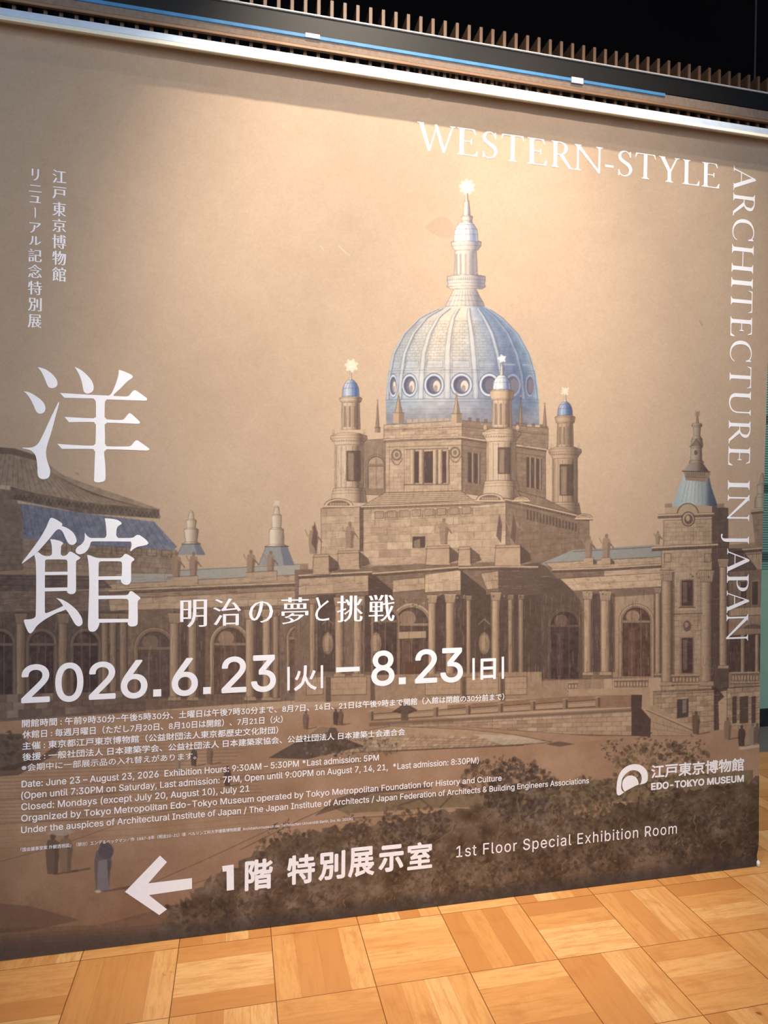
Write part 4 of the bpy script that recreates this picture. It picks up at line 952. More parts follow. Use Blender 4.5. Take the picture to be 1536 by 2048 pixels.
# ---------------------------------------------------------------- lettering
LIFT = .0004
SHAPES = []
class Sheet:
    """collects flat outlines on the banner and links them as one mesh that lies on the cloth"""
    def __init__(s): s.v, s.f, s.n = [], [], 0
    def face(s, pts, lift=None):                                   # pts = (x, z) on the banner
        lift = LIFT + .00003 * (s.n % 12) if lift is None else lift; s.n += 1
        b = len(s.v)
        s.v += [(x, lift, z) for x, z in pts]; s.f.append(tuple(range(b, b + len(pts))))
    def px(s, pts): s.face([(lambda p: (p.x, p.z))(plane_at(x, y, 0)) for x, y in pts])
    def tri(s, verts, faces):
        b = len(s.v); s.v += [(x, LIFT + .00002 * k, z) for x, z, k in verts]; s.f += [tuple(b + i for i in f) for f in faces]
    def build(s, name, label):
        a = np.array(s.v)
        a[:, 1] = sway(a[:, 0], a[:, 2]) - a[:, 1]
        me = bpy.data.meshes.new(name); me.from_pydata(a.tolist(), [], s.f); me.update()
        bm = bmesh.new(); bm.from_mesh(me)
        for f in bm.faces:
            f.normal_update()
            if f.normal.y > 0: f.normal_flip()
        bm.to_mesh(me); bm.free()
        return part(name, me, M['ink'], label)

FONT = None
try:
    FONT = bpy.data.fonts.load(os.path.join(bpy.utils.system_resource('DATAFILES'), 'fonts', 'Inter.woff2'))   # ships with Blender
except Exception:
    pass
_glyphs = {}
def glyphs(text, ox=0.0, oz=0.0, space=1.0, cjk=False):
    """outline of a line of text as (verts, faces); strokes are fattened by ox sideways and oz up and down"""
    key = (text, ox, oz, space, cjk)
    if key in _glyphs: return _glyphs[key]
    cu = bpy.data.curves.new('line', 'FONT'); cu.body = text; cu.resolution_u = 3; cu.space_character = space
    if FONT is not None and not cjk: cu.font = FONT
    fat = ox if ox == oz else 0.0
    if fat: ox = oz = 0.0
    o = bpy.data.objects.new('line', cu); C.objects.link(o)
    bpy.context.view_layer.update()
    me = o.to_mesh()
    bm = bmesh.new(); bm.from_mesh(me); o.to_mesh_clear(); C.objects.unlink(o); bpy.data.objects.remove(o); bpy.data.curves.remove(cu)
    bmesh.ops.remove_doubles(bm, verts=bm.verts, dist=1e-6)
    bm.verts.ensure_lookup_table(); bm.verts.index_update()
    mv = {}
    for e in bm.edges:
        if len(e.link_faces) != 1: continue
        a, b = e.verts[0].co, e.verts[1].co
        d = (b - a).normalized(); nrm = Vector((d.y, -d.x, 0))
        if nrm.dot(e.link_faces[0].calc_center_median() - (a + b) / 2) > 0: nrm = -nrm
        # the face lies on the inner side even for slivers: test just inside the edge
        for v in e.verts: mv.setdefault(v.index, []).append(nrm)
    out = []
    for v in bm.verts:
        x, y = v.co.x, v.co.y
        ns = mv.get(v.index)
        if ns and (ox or oz):
            s = sum(ns, Vector()); L = s.length
            if L > 1e-4:
                s = s / L; k = min(1 / max(s.dot(ns[0]), .45), 2.0)
                x += s.x * k * ox; y += s.y * k * oz
        out.append((x, y, 0))
    fs = [tuple(v.index for v in f.verts) for f in bm.faces]
    bm.free()
    if fat:                                                       # bolder: the same outline laid again a little to every side
        base, bf, n = out, fs, len(out)
        out, fs = list(base), list(bf)
        for k in range(12):
            dx, dy = fat * math.cos(k * math.pi / 6), fat * math.sin(k * math.pi / 6)
            out += [(x + dx, y + dy, k + 1) for x, y, _ in base]; fs += [tuple((k + 1) * n + i for i in f) for f in bf]
    _glyphs[key] = (out, fs); return _glyphs[key]

def advance(text, space, cjk):
    a, _ = glyphs(text + 'H', 0, 0, space, cjk); b, _ = glyphs('H', 0, 0, 1.0, cjk)
    return extent(a)[2] - extent(b)[2]
def mixed(text, o):
    """Japanese line whose Latin letters and figures are set in the plain sans"""
    runs = []
    for ch in text:
        lat = ch == ' ' or '!' <= ch <= '~' or ch == 'ä'
        if runs and runs[-1][0] == lat: runs[-1][1] += ch
        else: runs.append([lat, ch])
    k = (extent(glyphs('国', 0, 0, 1.0, True)[0])[3] * .86) / extent(glyphs('0')[0])[3]
    V, F, pen = [], [], 0.0
    for lat, t in runs:
        s = k if lat else 1.0
        if t.strip():
            vs, fs = glyphs(t, o / s, o / s, 1.0, not lat)
            b = len(V); V += [(pen + x * s, y * s, q) for x, y, q in vs]; F += [tuple(b + i for i in f) for f in fs]
            pen += advance(t, 1.0, not lat) * s
        else: pen += .28 * len(t)
    return V, F

def extent(vs): a = np.array(vs); return a[:, 0].min(), a[:, 1].min(), a[:, 0].max(), a[:, 1].max()

def set_line(sh, text, x0, x1, ybot, ytop, ref='H', ox=0.0, oz=None, cjk=False, space=1.0):
    """a horizontal line: left and right ends and, at its left end, foot and head of the reference character (picture points)"""
    oz = ox if oz is None else oz
    vs, fs = mixed(text, ox) if cjk else glyphs(text, ox, oz, space, cjk); rv, _ = glyphs(ref, ox, oz, 1.0, cjk)
    l, _, r, _ = extent(vs); _, rb, _, rt = extent(rv)
    A = plane_at(x0, ybot, 0); T = plane_at(x0, ytop, 0); B = plane_at(x1, ybot, 0)
    sz = (T.z - A.z) / (rt - rb); sx = (B.x - A.x) / (r - l)
    sh.tri([(A.x + (x - l) * sx, A.z + (y - rb) * sz, q) for x, y, q in vs], fs)

def set_char(sh, ch, x0, y0, x1, y1, ox=0.0, oz=None, cjk=True):
    """one character filling the rectangle whose upper left / lower right corners are given (picture points at its own place)"""
    vs, fs = glyphs(ch, ox, ox if oz is None else oz, 1.0, cjk)
    l, b, r, t = extent(vs)
    xm, ym = (x0 + x1) / 2, (y0 + y1) / 2
    A, B = plane_at(x0, ym, 0), plane_at(x1, ym, 0); T, D = plane_at(xm, y0, 0), plane_at(xm, y1, 0)
    sh.tri([(A.x + (x - l) / (r - l) * (B.x - A.x), D.z + (y - b) / (t - b) * (T.z - D.z), q) for x, y, q in vs], fs)

# --- the two big characters of the title, outlined by hand
def smooth(pts, n=6):
    """closed outline through pts; a third value marks a corner"""
    N = len(pts); out = []
    P = [np.array(p[:2], float) for p in pts]; K = [len(p) > 2 for p in pts]
    for i in range(N):
        a, b = P[i], P[(i + 1) % N]
        ta = (b - a) * .0 if K[i] else (b - P[i - 1]) / 2
        tb = (b - a) * .0 if K[(i + 1) % N] else (P[(i + 2) % N] - a) / 2
        if K[i] and K[(i + 1) % N]: out.append(tuple(a)); continue
        L = np.linalg.norm(b - a)
        for t_ in ('ta', 'tb'):
            v = locals()[t_]; m_ = np.linalg.norm(v)
        if np.linalg.norm(ta) > L: ta = ta / np.linalg.norm(ta) * L
        if np.linalg.norm(tb) > L: tb = tb / np.linalg.norm(tb) * L
        for k in range(n):
            t = k / n
            out.append(tuple((2 * t ** 3 - 3 * t ** 2 + 1) * a + (t ** 3 - 2 * t ** 2 + t) * ta + (-2 * t ** 3 + 3 * t ** 2) * b + (t ** 3 - t ** 2) * tb))
    return out
Q = 1
def outlines(sh, ox, oy, s, shapes):
    for pts in shapes: sh.px([(ox + x / s, oy + y / s) for x, y in smooth(pts)])

sh = Sheet()
outlines(sh, 20, 720, 4.8, [
    [(268, 70, Q), (330, 85), (400, 130), (446, 185), (458, 225), (445, 258), (408, 272), (375, 262), (355, 230), (335, 180), (302, 112)],
    [(132, 301, Q), (190, 313), (260, 353), (320, 405), (342, 455), (332, 500), (292, 517), (258, 500), (230, 440), (195, 370), (160, 325)],
    [(468, 403, Q), (474, 412), (440, 540), (400, 690), (365, 800), (350, 865), (350, 920), (364, 985), (384, 1040), (388, 1085), (370, 1130), (322, 1145), (283, 1130), (268, 1090), (265, 1030), (258, 960), (240, 905), (200, 868), (124, 849, Q), (124, 842, Q), (190, 842), (235, 832), (278, 795), (325, 705), (380, 585), (430, 480)],
    [(622, 67, Q), (680, 95), (740, 145), (785, 200), (804, 255), (795, 300), (750, 324), (715, 310), (703, 275), (690, 210), (665, 140)],
    [(1046, 94, Q), (1100, 112), (1165, 142), (1180, 160), (1165, 180), (1125, 208), (1060, 275), (998, 332), (995, 350, Q), (930, 350, Q), (970, 328), (1000, 270), (1028, 195), (1042, 140)],
    [(480, 317, Q), (700, 331, Q), (950, 343, Q), (1110, 351), (1142, 342), (1168, 312), (1192, 291), (1218, 298), (1285, 345), (1316, 370), (1312, 388), (1288, 391, Q), (925, 379, Q), (808, 370, Q), (525, 364, Q)],
    [(800, 368, Q), (935, 378, Q), (914, 400), (910, 480), (909, 570), (912, 700), (912, 800), (905, 890), (915, 1000), (918, 1130), (905, 1162), (852, 1175), (812, 1165), (810, 1120), (815, 960), (820, 860), (825, 700), (826, 560), (824, 400)],
    [(525, 547, Q), (800, 561), (820, 552), (912, 552), (930, 570), (1072, 576), (1098, 564), (1130, 525), (1150, 511), (1178, 528), (1243, 590), (1246, 608), (1225, 613, Q), (935, 603), (912, 618), (822, 618), (808, 597), (568, 598, Q)],
    [(457, 805, Q), (640, 818), (800, 822), (822, 805), (912, 805), (930, 828), (1140, 830), (1165, 820), (1195, 785), (1220, 771), (1260, 795), (1333, 848), (1337, 862), (1312, 870, Q), (932, 858), (905, 880), (818, 880), (800, 856), (500, 854, Q)]])
sh.build('title_character', 'large white brush-like character with water dots, the upper of the title pair')
sh = Sheet()
outlines(sh, 20, 1020, 4.8, [
    [(117, 516, Q), (122, 498), (200, 395), (290, 270), (350, 165), (380, 95), (398, 75), (440, 88), (500, 127), (504, 142), (497, 152, Q), (560, 178), (612, 222), (638, 275), (636, 312), (602, 335), (565, 322), (540, 280), (510, 215), (488, 190), (462, 186), (435, 207), (380, 275), (272, 398), (236, 430), (180, 470)],
    [(388, 280, Q), (430, 283), (490, 300), (512, 318), (508, 328), (494, 345), (490, 425), (505, 440), (505, 472, Q), (385, 472, Q), (385, 440), (404, 425), (402, 340)],
    [(236, 430, Q), (274, 402, Q), (310, 430), (350, 442), (372, 444, Q), (372, 474, Q), (350, 476), (339, 490), (337, 975), (348, 988), (420, 962), (508, 922, Q), (545, 950, Q), (510, 966), (440, 992), (330, 1055), (260, 1112), (225, 1162), (200, 1183), (178, 1170), (150, 1110), (136, 1058), (146, 1050), (200, 1046), (242, 1028), (250, 985), (254, 700), (250, 500)],
    [(330, 441, Q), (520, 440), (548, 428), (572, 401), (595, 402), (640, 430), (675, 455), (668, 470), (640, 488), (635, 520), (635, 765), (622, 798), (585, 807), (556, 795), (548, 775, Q), (553, 740), (553, 505), (540, 476), (330, 475, Q)],
    [(330, 593, Q), (560, 591, Q), (560, 621, Q), (330, 625, Q)], [(330, 746, Q), (560, 742, Q), (560, 775, Q), (330, 781, Q)],
    [(446, 844, Q), (500, 858), (580, 905), (650, 970), (690, 1035), (698, 1080), (685, 1105), (657, 1115), (627, 1095), (600, 1050), (565, 990), (535, 952), (510, 935, Q), (510, 915, Q), (485, 880)],
    [(910, 80, Q), (960, 82), (1030, 95), (1070, 120), (1070, 135), (1040, 155), (1025, 185), (1022, 245), (1040, 268, Q), (1040, 290, Q), (910, 290, Q), (910, 268, Q), (926, 245), (925, 180), (918, 120)],
    [(719, 214, Q), (740, 245), (770, 266), (800, 268), (1150, 268), (1185, 262), (1215, 241), (1245, 242), (1300, 280), (1327, 312), (1318, 332), (1280, 342), (1230, 352), (1190, 372), (1160, 398, Q), (1155, 385), (1168, 335), (1160, 303, Q), (800, 301), (778, 310), (766, 345), (745, 385), (710, 415), (670, 425), (640, 412), (632, 385), (650, 355), (690, 325), (716, 285)],
    [(742, 431, Q), (770, 435), (820, 455), (870, 462, Q), (870, 492, Q), (853, 510), (851, 1040), (860, 1082), (845, 1130), (820, 1160), (790, 1167), (760, 1155), (750, 1110), (757, 900), (762, 700), (755, 520)],
    [(840, 461, Q), (1050, 461), (1080, 447), (1102, 422), (1125, 424), (1185, 460), (1194, 478), (1170, 500), (1163, 525), (1163, 660), (1155, 700), (1125, 718), (1088, 710), (1066, 682), (1073, 640), (1075, 510), (1058, 493), (840, 493, Q)],
    [(835, 637, Q), (1090, 634, Q), (1085, 668, Q), (835, 671, Q)],
    [(835, 821, Q), (1110, 818), (1135, 808), (1152, 781), (1175, 782), (1245, 835), (1252, 850), (1232, 870), (1226, 895), (1226, 1085), (1207, 1112), (1165, 1118), (1138, 1105), (1130, 1075), (1137, 1040), (1138, 875), (1120, 853), (835, 856, Q)],
    [(835, 1044, Q), (1145, 1044, Q), (1140, 1077, Q), (835, 1082, Q)]])
sh.build('title_character', 'large white character with a peaked left side, the lower of the title pair')

# --- old-style capitals, drawn in a unit square: x to the right, y from baseline 0 to cap height 1
def ribbon(pts, ws):
    """a stroke of changing width along pts"""
    P = [np.array(p, float) for p in pts]; L, R = [], []
    for i, p in enumerate(P):
        d = P[min(i + 1, len(P) - 1)] - P[max(i - 1, 0)]; d /= np.linalg.norm(d) or 1
        n = np.array((-d[1], d[0])) * ws[i] / 2
        L.append(tuple(p + n)); R.append(tuple(p - n))
    return L + R[::-1]
def curve(pts, n=9):
    P = [np.array(p, float) for p in pts]; P = [2 * P[0] - P[1]] + P + [2 * P[-1] - P[-2]]; out = []
    for i in range(1, len(P) - 2):
        for k in range(n):
            t = k / n
            out.append(.5 * (2 * P[i] + (P[i + 1] - P[i - 1]) * t + (2 * P[i - 1] - 5 * P[i] + 4 * P[i + 1] - P[i + 2]) * t * t + (3 * P[i] - P[i - 1] - 3 * P[i + 1] + P[i + 2]) * t ** 3))
    return [tuple(p) for p in out] + [tuple(P[-2])]
def stroke(pts, ws, n=9):
    c = curve([(*p, w) for p, w in zip(pts, ws)], n)
    return ribbon([p[:2] for p in c], [p[2] for p in c])
TH, TN, SF = .118, .036, .075                                     # thick, thin, serif reach
def stem(x, w=TH, y0=0.0, y1=1.0, foot=True, head=True):
    f, h = SF if foot else 0, SF if head else 0
    p = [(x - f, y0), (x + w + f, y0)]
    p += [(x + w + f, y0 + .022), (x + w + f * .45, y0 + .038), (x + w + f * .1, y0 + .075), (x + w, y0 + .12)] if foot else []
    p += [(x + w, y1 - .12), (x + w + h * .1, y1 - .075), (x + w + h * .45, y1 - .038), (x + w + h, y1 - .022)] if head else []
    p += [(x + w + h, y1), (x - h, y1)]
    p += [(x - h, y1 - .022), (x - h * .45, y1 - .038), (x - h * .1, y1 - .075), (x, y1 - .12)] if head else []
    p += [(x, y0 + .12), (x - f * .1, y0 + .075), (x - f * .45, y0 + .038), (x - f, y0 + .022)] if foot else []
    return p
def diag(xa, xb, w, y0=0.0, y1=1.0): return [(xb, y0), (xb + w, y0), (xa + w, y1), (xa, y1)]
def bar(x0, x1, y, w=TN): return [(x0, y), (x1, y), (x1, y + w), (x0, y + w)]
def slab(x, y, r=SF, up=True): return [(x - r, y), (x + r, y), (x + r, y + .022), (x + .02, y + .05), (x - .02, y + .05), (x - r, y + .022)] if up else [(x - r, y), (x - r, y - .022), (x - .02, y - .05), (x + .02, y - .05), (x + r, y - .022), (x + r, y)]
def arm(x0, x1, y, up, lean=.03):
    """thin arm ending in a beak"""
    s = 1 if up else -1
    return [(x0, y), (x1 + (lean if up else 0), y), (x1 + lean * 1.6, y + s * .19), (x1 + lean * .6, y + s * .19), (x1 - .035, y + s * .06), (x1 - .09, y + s * TN), (x0, y + s * TN)]
LET = {
    'I': (.27, [stem(.075)]),
    'L': (.60, [stem(.075), arm(.1, .53, 0, True)]),
    'E': (.63, [stem(.075), arm(.1, .55, 0, True), arm(.1, .50, 1, False, .02), bar(.16, .42, .5), [(.38, .5), (.40, .42), (.42, .42), (.42, .62), (.40, .62), (.38, .536)]]),
    'T': (.72, [stem(.301, head=False), arm(.36, .70, 1, False, .012), [(.72 - x, y) for x, y in arm(.36, .70, 1, False, .012)]]),
    'H': (.82, [stem(.075), stem(.627), bar(.15, .68, .49)]),
    'N': (.86, [stem(.1, .05), stem(.72, .05, foot=False), [(.03, 1), (.17, 1), (.77, .02), (.77, -.02), (.73, -.02), (.08, .93), (.03, .978)]]),
    'A': (.76, [diag(.335, .085, .036), [(.35, 1.03), (.395, 1.03), (.70, 0), (.575, 0), (.33, .84)], bar(.19, .52, .34), slab(.1, 0, .085), slab(.645, 0, .11)]),
    'W': (1.12, [[(.045, 1), (.165, 1), (.375, .12), (.36, -.02), (.32, -.02)], [(.335, -.02), (.375, -.02), (.585, .96), (.56, 1)], [(.50, .97), (.56, 1), (.60, .93), (.80, .12), (.785, -.02), (.745, -.02)], [(.76, -.02), (.80, -.02), (1.06, 1), (1.01, 1)], slab(.1, 1, .1, False), slab(1.035, 1, .085, False)]),
    'Y': (.76, [stem(.322, TH, 0, .46, True, False), [(.055, 1), (.195, 1), (.42, .5), (.42, .42), (.325, .42)], [(.39, .44), (.44, .42), (.665, 1), (.61, 1)], slab(.125, 1, .12, False), slab(.64, 1, .095, False)]),
    'R': (.76, [stem(.075), stroke([(.15, .975), (.33, .975), (.48, .88), (.50, .74), (.45, .59), (.33, .51), (.17, .505)], [TN, .045, .09, .112, .08, .045, TN]), [(.26, .51), (.40, .52), (.70, .03), (.78, .0), (.62, 0)], slab(.70, 0, .07)]),
    'P': (.60, [stem(.075), stroke([(.15, .975), (.33, .975), (.47, .88), (.50, .72), (.45, .56), (.32, .47), (.17, .465)], [TN, .045, .09, .115, .085, .045, TN])]),
    'J': (.36, [stem(.165, y0=-.02, foot=False), stroke([(.224, .0), (.215, -.14), (.16, -.24), (.07, -.27), (.02, -.235)], [.118, .10, .06, .05, .075])]),
    'C': (.80, [stroke([(.70, .80), (.62, .93), (.46, .985), (.27, .93), (.13, .76), (.09, .5), (.14, .24), (.28, .07), (.47, .015), (.63, .07), (.73, .21)], [.03, .04, .04, .065, .105, .122, .105, .065, .042, .036, .026]), [(.685, .74), (.72, .74), (.715, .98), (.69, .98), (.64, .90)]]),
    'S': (.56, [stroke([(.44, .80), (.38, .93), (.27, .985), (.15, .94), (.085, .80), (.12, .66), (.25, .55), (.39, .44), (.455, .28), (.40, .10), (.26, .015), (.13, .06), (.06, .20)], [.03, .036, .04, .062, .09, .112, .128, .128, .1, .065, .042, .036, .026]), [(.425, .76), (.46, .76), (.455, .99), (.43, .99), (.40, .93)], [(.045, .24), (.08, .24), (.11, .07), (.06, .01), (.045, .01)]]),
    'U': (.80, [stem(.085, y0=.3, foot=False), stem(.665, .042, .3, foot=False), stroke([(.144, .36), (.15, .22), (.22, .08), (.37, .02), (.53, .06), (.64, .18), (.684, .34)], [TH, .115, .09, .055, .05, .045, .042])]),
    '-': (.34, [bar(.0, .34, .27, .085)]),
}
def bounds(polys): a = np.concatenate([np.array(p) for p in polys]); return a[:, 0].min(), a[:, 0].max()

sh = Sheet()
capz = plane_at(915, 255, 0).z - plane_at(913.7, 308.6, 0).z
zbase = np.mean([plane_at(x, y, 0).z for x, y in ((913.7, 308.1), (1103.6, 333.2), (1281, 356.7), (1364.4, 367.7), (1404.8, 373.1))])
for ch, x0, x1 in (('W', 834, 911), ('E', 913.7, 955.5), ('S', 964.8, 994.6), ('T', 1002.3, 1047.3), ('E', 1054.4, 1093.7), ('R', 1102.4, 1147.5), ('N', 1148.5, 1205), ('-', 1210, 1226.5), ('S', 1236, 1264), ('T', 1270, 1310.5), ('Y', 1316.7, 1358.8), ('L', 1364.4, 1398.7), ('E', 1402.8, 1438.6)):
    polys = LET[ch][1]; l, r = bounds(polys)
    yb = np.interp(x0, [834, 1440], [297, 378])
    a, b = plane_at(x0, yb, 0).x, plane_at(x1, yb, 0).x
    for p in polys: sh.face([(a + (x - l) / (r - l) * (b - a), zbase + y * capz) for x, y in p])
sh.build('heading_line', 'white serif capitals along the upper right, reading across')
sh = Sheet()
xb_ = np.mean([plane_at(x, y, 0).x for x, y in ((1467.7, 340), (1461, 604), (1457, 840), (1455, 970), (1453, 1170), (1452, 1280))])
def base_x(y): return np.interp(y, [340, 604, 840, 970, 1170, 1280], [1467.7, 1461, 1457, 1455, 1453, 1452])
for ch, y0, y1 in (('A', 331, 380), ('R', 385, 432), ('C', 436, 480), ('H', 488, 544), ('I', 554, 574), ('T', 578.5, 623.5), ('E', 632.5, 672.5), ('C', 680, 723), ('T', 731, 775), ('U', 781, 830), ('R', 841, 888), ('E', 893, 931),
                   ('I', 960, 979.5), ('N', 989, 1042), ('J', 1067, 1088), ('A', 1097, 1147), ('P', 1149, 1183), ('A', 1181, 1226), ('N', 1229, 1283)):
    if y0 in (960, 1067): sh.build('heading_line', ('white serif word of twelve capitals down the right side', 'white serif word of two capitals down the right side')[y0 > 1000]); sh = Sheet()
    polys = LET[ch][1]; l, r = bounds(polys)
    A, B = plane_at(base_x(y0), y0, 0), plane_at(base_x(y1), y1, 0)
    cap = (plane_at(base_x(y0) + 43, y0, 0).x - A.x)
    for p in polys: sh.face([(A.x + (B.x - A.x) * (x - l) / (r - l) + y * cap, A.z - (x - l) / (r - l) * (A.z - B.z)) for x, y in p])
sh.build('heading_line', 'white serif word of five capitals down the right side')

# --- small upright columns at the upper left
SER = dict(ox=.022, oz=-.008)
sh = Sheet()
for k, ch in enumerate('江戸東京博物館'):
    y = 320 + (192 + k * 185) / 5.6875
    hh = (150, 134, 160, 150, 160, 160, 160)[k] / 5.6875 / 2
    set_char(sh, ch, 105 - k * .12, y - hh, 133 - k * .12, y + hh, **SER)
sh.build('column_line', 'small white column of seven characters, right one of the pair at the upper left')
sh = Sheet()
for ch, yc, w, hh in (('リ', 170, 84, 134), ('ニ', 328, 144, 78), ('ュ', 450, 128, 78), ('ー', 600, 16, 120), ('ア', 775, 134, 118), ('ル', 920, 140, 100), ('記', 1090, 156, 146), ('念', 1268, 162, 150), ('特', 1458, 160, 156), ('別', 1645, 156, 152), ('展', 1835, 162, 150)):
    xc, y = 20 + (290 - (yc - 170) * .0032) / 5.6875, 320 + yc / 5.6875
    if ch == 'ー':
        s = smooth([(xc - 1.6, y - 10.5, Q), (xc + .2, y - 10), (xc + 1.3, y - 7), (xc + 1.3, y + 8), (xc + .4, y + 11), (xc - .8, y + 10.5), (xc - 1, y - 6)]); sh.px(s); continue
    set_char(sh, ch, xc - w / 11.375, y - hh / 11.375, xc + w / 11.375, y + hh / 11.375, **SER)
sh.build('column_line', 'small white column of eleven characters, left one of the pair at the upper left')

# --- subtitle, dates
sh = Sheet()
for ch, a, b, t, d in (('明', 65, 237, 62, 238), ('治', 275, 455, 55, 228), ('の', 505, 660, 72, 210), ('夢', 712, 888, 48, 218), ('と', 930, 1020, 46, 198), ('挑', 1068, 1235, 36, 205), ('戦', 1272, 1440, 32, 202)):
    set_char(sh, ch, 340 + a / 3.2, 1180 + t / 3.2, 340 + b / 3.2, 1180 + d / 3.2, .018, -.010)
sh.build('subtitle_line', 'white subtitle of seven characters across the middle')
def done(name, label):
    global sh
    sh.build(name, label); sh = Sheet()
sh = Sheet()
zlo = np.mean([plane_at(x, y, 0).z for x, y in ((43, 1408.5), (314.7, 1394.3), (443.7, 1386.5), (804.3, 1367.6), (830, 1366))])
zhi = np.mean([plane_at(x, y, 0).z for x, y in ((75, 1330.5), (205, 1325.5), (462, 1313.5), (852, 1298))])
DOT = {}
def digits(*items):
    for ch, x0, x1 in items:
        A, B = plane_at(x0, 1380, 0).x, plane_at(x1, 1380, 0).x
        if ch == '.': sh.face([(A, zlo), (B, zlo), (B, zlo + (B - A) * .95), (A, zlo + (B - A) * .95)]); continue
        vs, fs = glyphs(ch, .012, .012); l, lo, r, hi = extent(vs)
        lo2, hi2 = (zlo - .003, zhi + .003) if ch in '0368' else (zlo, zhi + .002)
        sh.tri([(A + (x - l) / (r - l) * (B - A), lo2 + (y - lo) / (hi - lo) * (hi2 - lo2), q) for x, y, q in vs], fs)
digits(('2', 43, 100.2), ('0', 110.7, 167), ('2', 178, 231.5), ('6', 241.5, 295), ('.', 306.5, 322.5), ('6', 343.2, 395.7), ('.', 406.3, 421.5), ('2', 443, 492.7), ('3', 502, 551.8)); done('date_line', 'large white opening date')
def bars(*qs):
    for q in qs: sh.px(q)
set_char(sh, '火', 588.2, 1331, 633.7, 1381.5, .02)
bars([(574.6, 1334.2), (579.6, 1333.8), (579.6, 1381), (574.6, 1381.6)], [(641.6, 1331), (646.4, 1330.6), (646.4, 1376.6), (641.6, 1377)]); done('weekday_mark', 'white weekday character between two bars after the opening date')
bars([(672.4, 1335.2), (719.6, 1333.6), (719.6, 1342.6), (672.4, 1345)]); done('dash', 'white dash between the dates')
digits(('8', 742.5, 789), ('.', 797.7, 811.7), ('2', 830, 874.5), ('3', 880.7, 926)); done('date_line', 'large white closing date')
set_char(sh, '日', 961.5, 1317, 992.5, 1359.5, .026)
bars([(945.2, 1317), (950.1, 1316.5), (950.1, 1360.2), (945.2, 1361)], [(1003.9, 1314), (1008.6, 1313.5), (1008.6, 1357.6), (1003.9, 1358.3)]); done('weekday_mark', 'white weekday character between two bars after the closing date')

# --- small print
J = dict(ref='国', ox=.012, cjk=True)
for k, (t, x0, x1, yb, yt, kw) in enumerate((
    ('開館時間 : 午前9時30分−午後5時30分、土曜日は午後7時30分まで、8月7日、14日、21日は午後9時まで開館（入館は閉館の30分前まで）', 44.4, 1008, 1454.6, 1439.6, J),
    ('休館日 : 毎週月曜日（ただし7月20日、8月10日は開館）、7月21日（火）', 45.5, 565, 1476.8, 1461.8, J),
    ('主催 : 東京都江戸東京博物館（公益財団法人東京都歴史文化財団）', 45, 556, 1499.4, 1484.6, J),
    ('後援 : 一般社団法人 日本建築学会、公益社団法人 日本建築家協会、公益社団法人 日本建築士会連合会', 45.3, 809.7, 1521.4, 1506.8, J),
    ('※会期中に一部展示品の入れ替えがあります。', 43.4, 392, 1542.5, 1528.5, dict(J, ox=.005)),
    ('Date: June 23 – August 23, 2026  Exhibition Hours: 9:30AM – 5:30PM *Last admission: 5PM', 43.4, 757.2, 1574.6, 1561, dict(ox=.008)),
    ('(Open until 7:30PM on Saturday, Last admission: 7PM, Open until 9:00PM on August 7, 14, 21,  *Last admission: 8:30PM)', 42.8, 956.7, 1597.4, 1583.8, dict(ox=.008)),
    ('Closed: Mondays (except July 20, August 10), July 21', 42.8, 498.5, 1620.2, 1606.6, dict(ox=.008)),
    ('Organized by Tokyo Metropolitan Edo-Tokyo Museum operated by Tokyo Metropolitan Foundation for History and Culture', 42.8, 1002.4, 1643, 1629.6, dict(ox=.008)),
    ('Under the auspices of Architectural Institute of Japan / The Japan Institute of Architects / Japan Federation of Architects & Building Engineers Associations', 42.5, 1176.4, 1666.2, 1653, dict(ox=.008)),
    ('「国会議事堂案 外観透視図」（部分）エンデ＆ベックマン／作  1887-8年（明治20-21）頃  ベルリン工科大学建築博物館蔵  Architekturmuseum der Technischen Universität Berlin, Inv. Nr. 20190', 41.5, 704.4, 1703.2, 1695.6, dict(ref='国', ox=.004, cjk=True)))):
    sh = Sheet(); set_line(sh, t, x0, x1, yb, yt, **kw); sh.build('small_print_line', None)

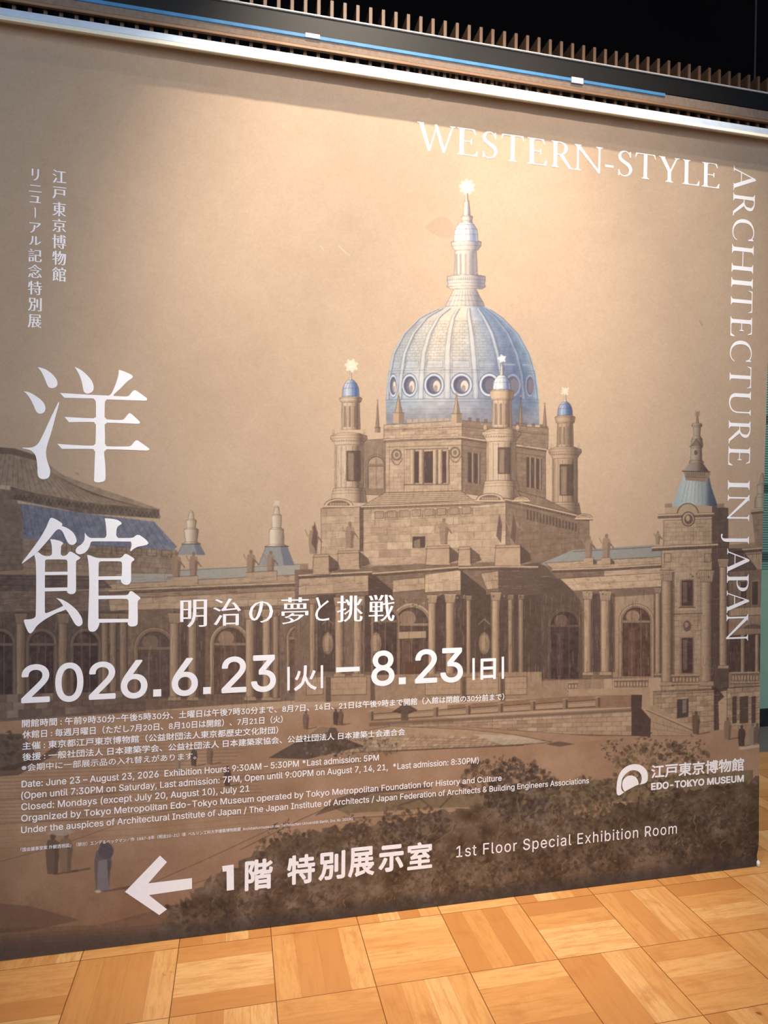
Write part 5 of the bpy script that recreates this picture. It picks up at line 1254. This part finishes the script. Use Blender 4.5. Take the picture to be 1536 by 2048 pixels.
# --- way sign along the bottom: arrow, floor and room
sh = Sheet(); sh.px([(250, 1783.5), (320, 1711), (334, 1724), (296.5, 1766.5), (384, 1756), (384, 1777.5), (298, 1790), (334, 1818.5), (318.5, 1830)])
sh.build('arrow', 'white arrow pointing left at the foot of the banner')
sh = Sheet()
for ch, a, t, b, d, o in (('1', 130, 265, 200, 418, .05), ('階', 265, 232, 430, 413, .03), ('特', 515, 205, 680, 378, .03), ('別', 700, 185, 858, 352, .03), ('展', 875, 160, 1030, 333, .028), ('示', 1055, 148, 1203, 305, .036), ('室', 1225, 132, 1372, 290, .028)):
    if ch == '1':
        sh.px([(400 + x / 2.954, 1640 + y / 2.954) for x, y in ((131, 272), (199, 263), (201, 412), (158, 418), (157, 303), (134, 306))]); continue
    if ch == '特': done('direction_line', 'bold white floor number beside the arrow')
    set_char(sh, ch, 400 + a / 2.954, 1640 + t / 2.954, 400 + b / 2.954, 1640 + d / 2.954, o)
sh.build('direction_line', 'bold white room name of five characters')
sh = Sheet(); set_line(sh, '1st Floor Special Exhibition Room', 912.5, 1352.6, 1715, 1692.6, 'F', .002, space=1.1); sh.build('direction_line', 'white English room name along the lower right')

# --- emblem
sh = Sheet()
outlines(sh, 1220, 1510, 17.07, [
    [(238, 1335), (222, 1200), (226, 1080), (250, 880), (300, 700), (390, 540), (520, 420), (680, 340), (850, 312), (1000, 330), (1120, 390), (1220, 490), (1275, 600), (1291, 720), (1282, 850), (1240, 925), (1150, 980), (1000, 1012, Q), (1050, 950), (1078, 850), (1080, 760), (1060, 670), (1000, 590), (910, 535), (800, 518), (690, 540), (580, 610), (480, 710), (420, 820), (390, 960), (380, 1090), (400, 1190), (440, 1245), (490, 1265, Q), (400, 1335), (330, 1375), (280, 1376)],
    [(500, 1252, Q), (450, 1170), (420, 1080), (415, 980), (440, 880), (500, 790), (590, 725), (700, 698), (800, 715), (890, 770), (945, 850), (975, 940), (982, 1006, Q), (850, 1060), (700, 1140), (600, 1195)]])
sh.build('emblem', 'round white emblem of a ring over a half disc at the lower right')
sh = Sheet()
set_line(sh, '江戸東京博物館', 1302, 1486.8, 1557.5, 1531.5, '国', .024, cjk=True, space=.98)
set_line(sh, 'EDO-TOKYO MUSEUM', 1302, 1486.8, 1580.3, 1566, 'H', .03)
sh.build('emblem_line', 'bold white museum name beside the emblem')
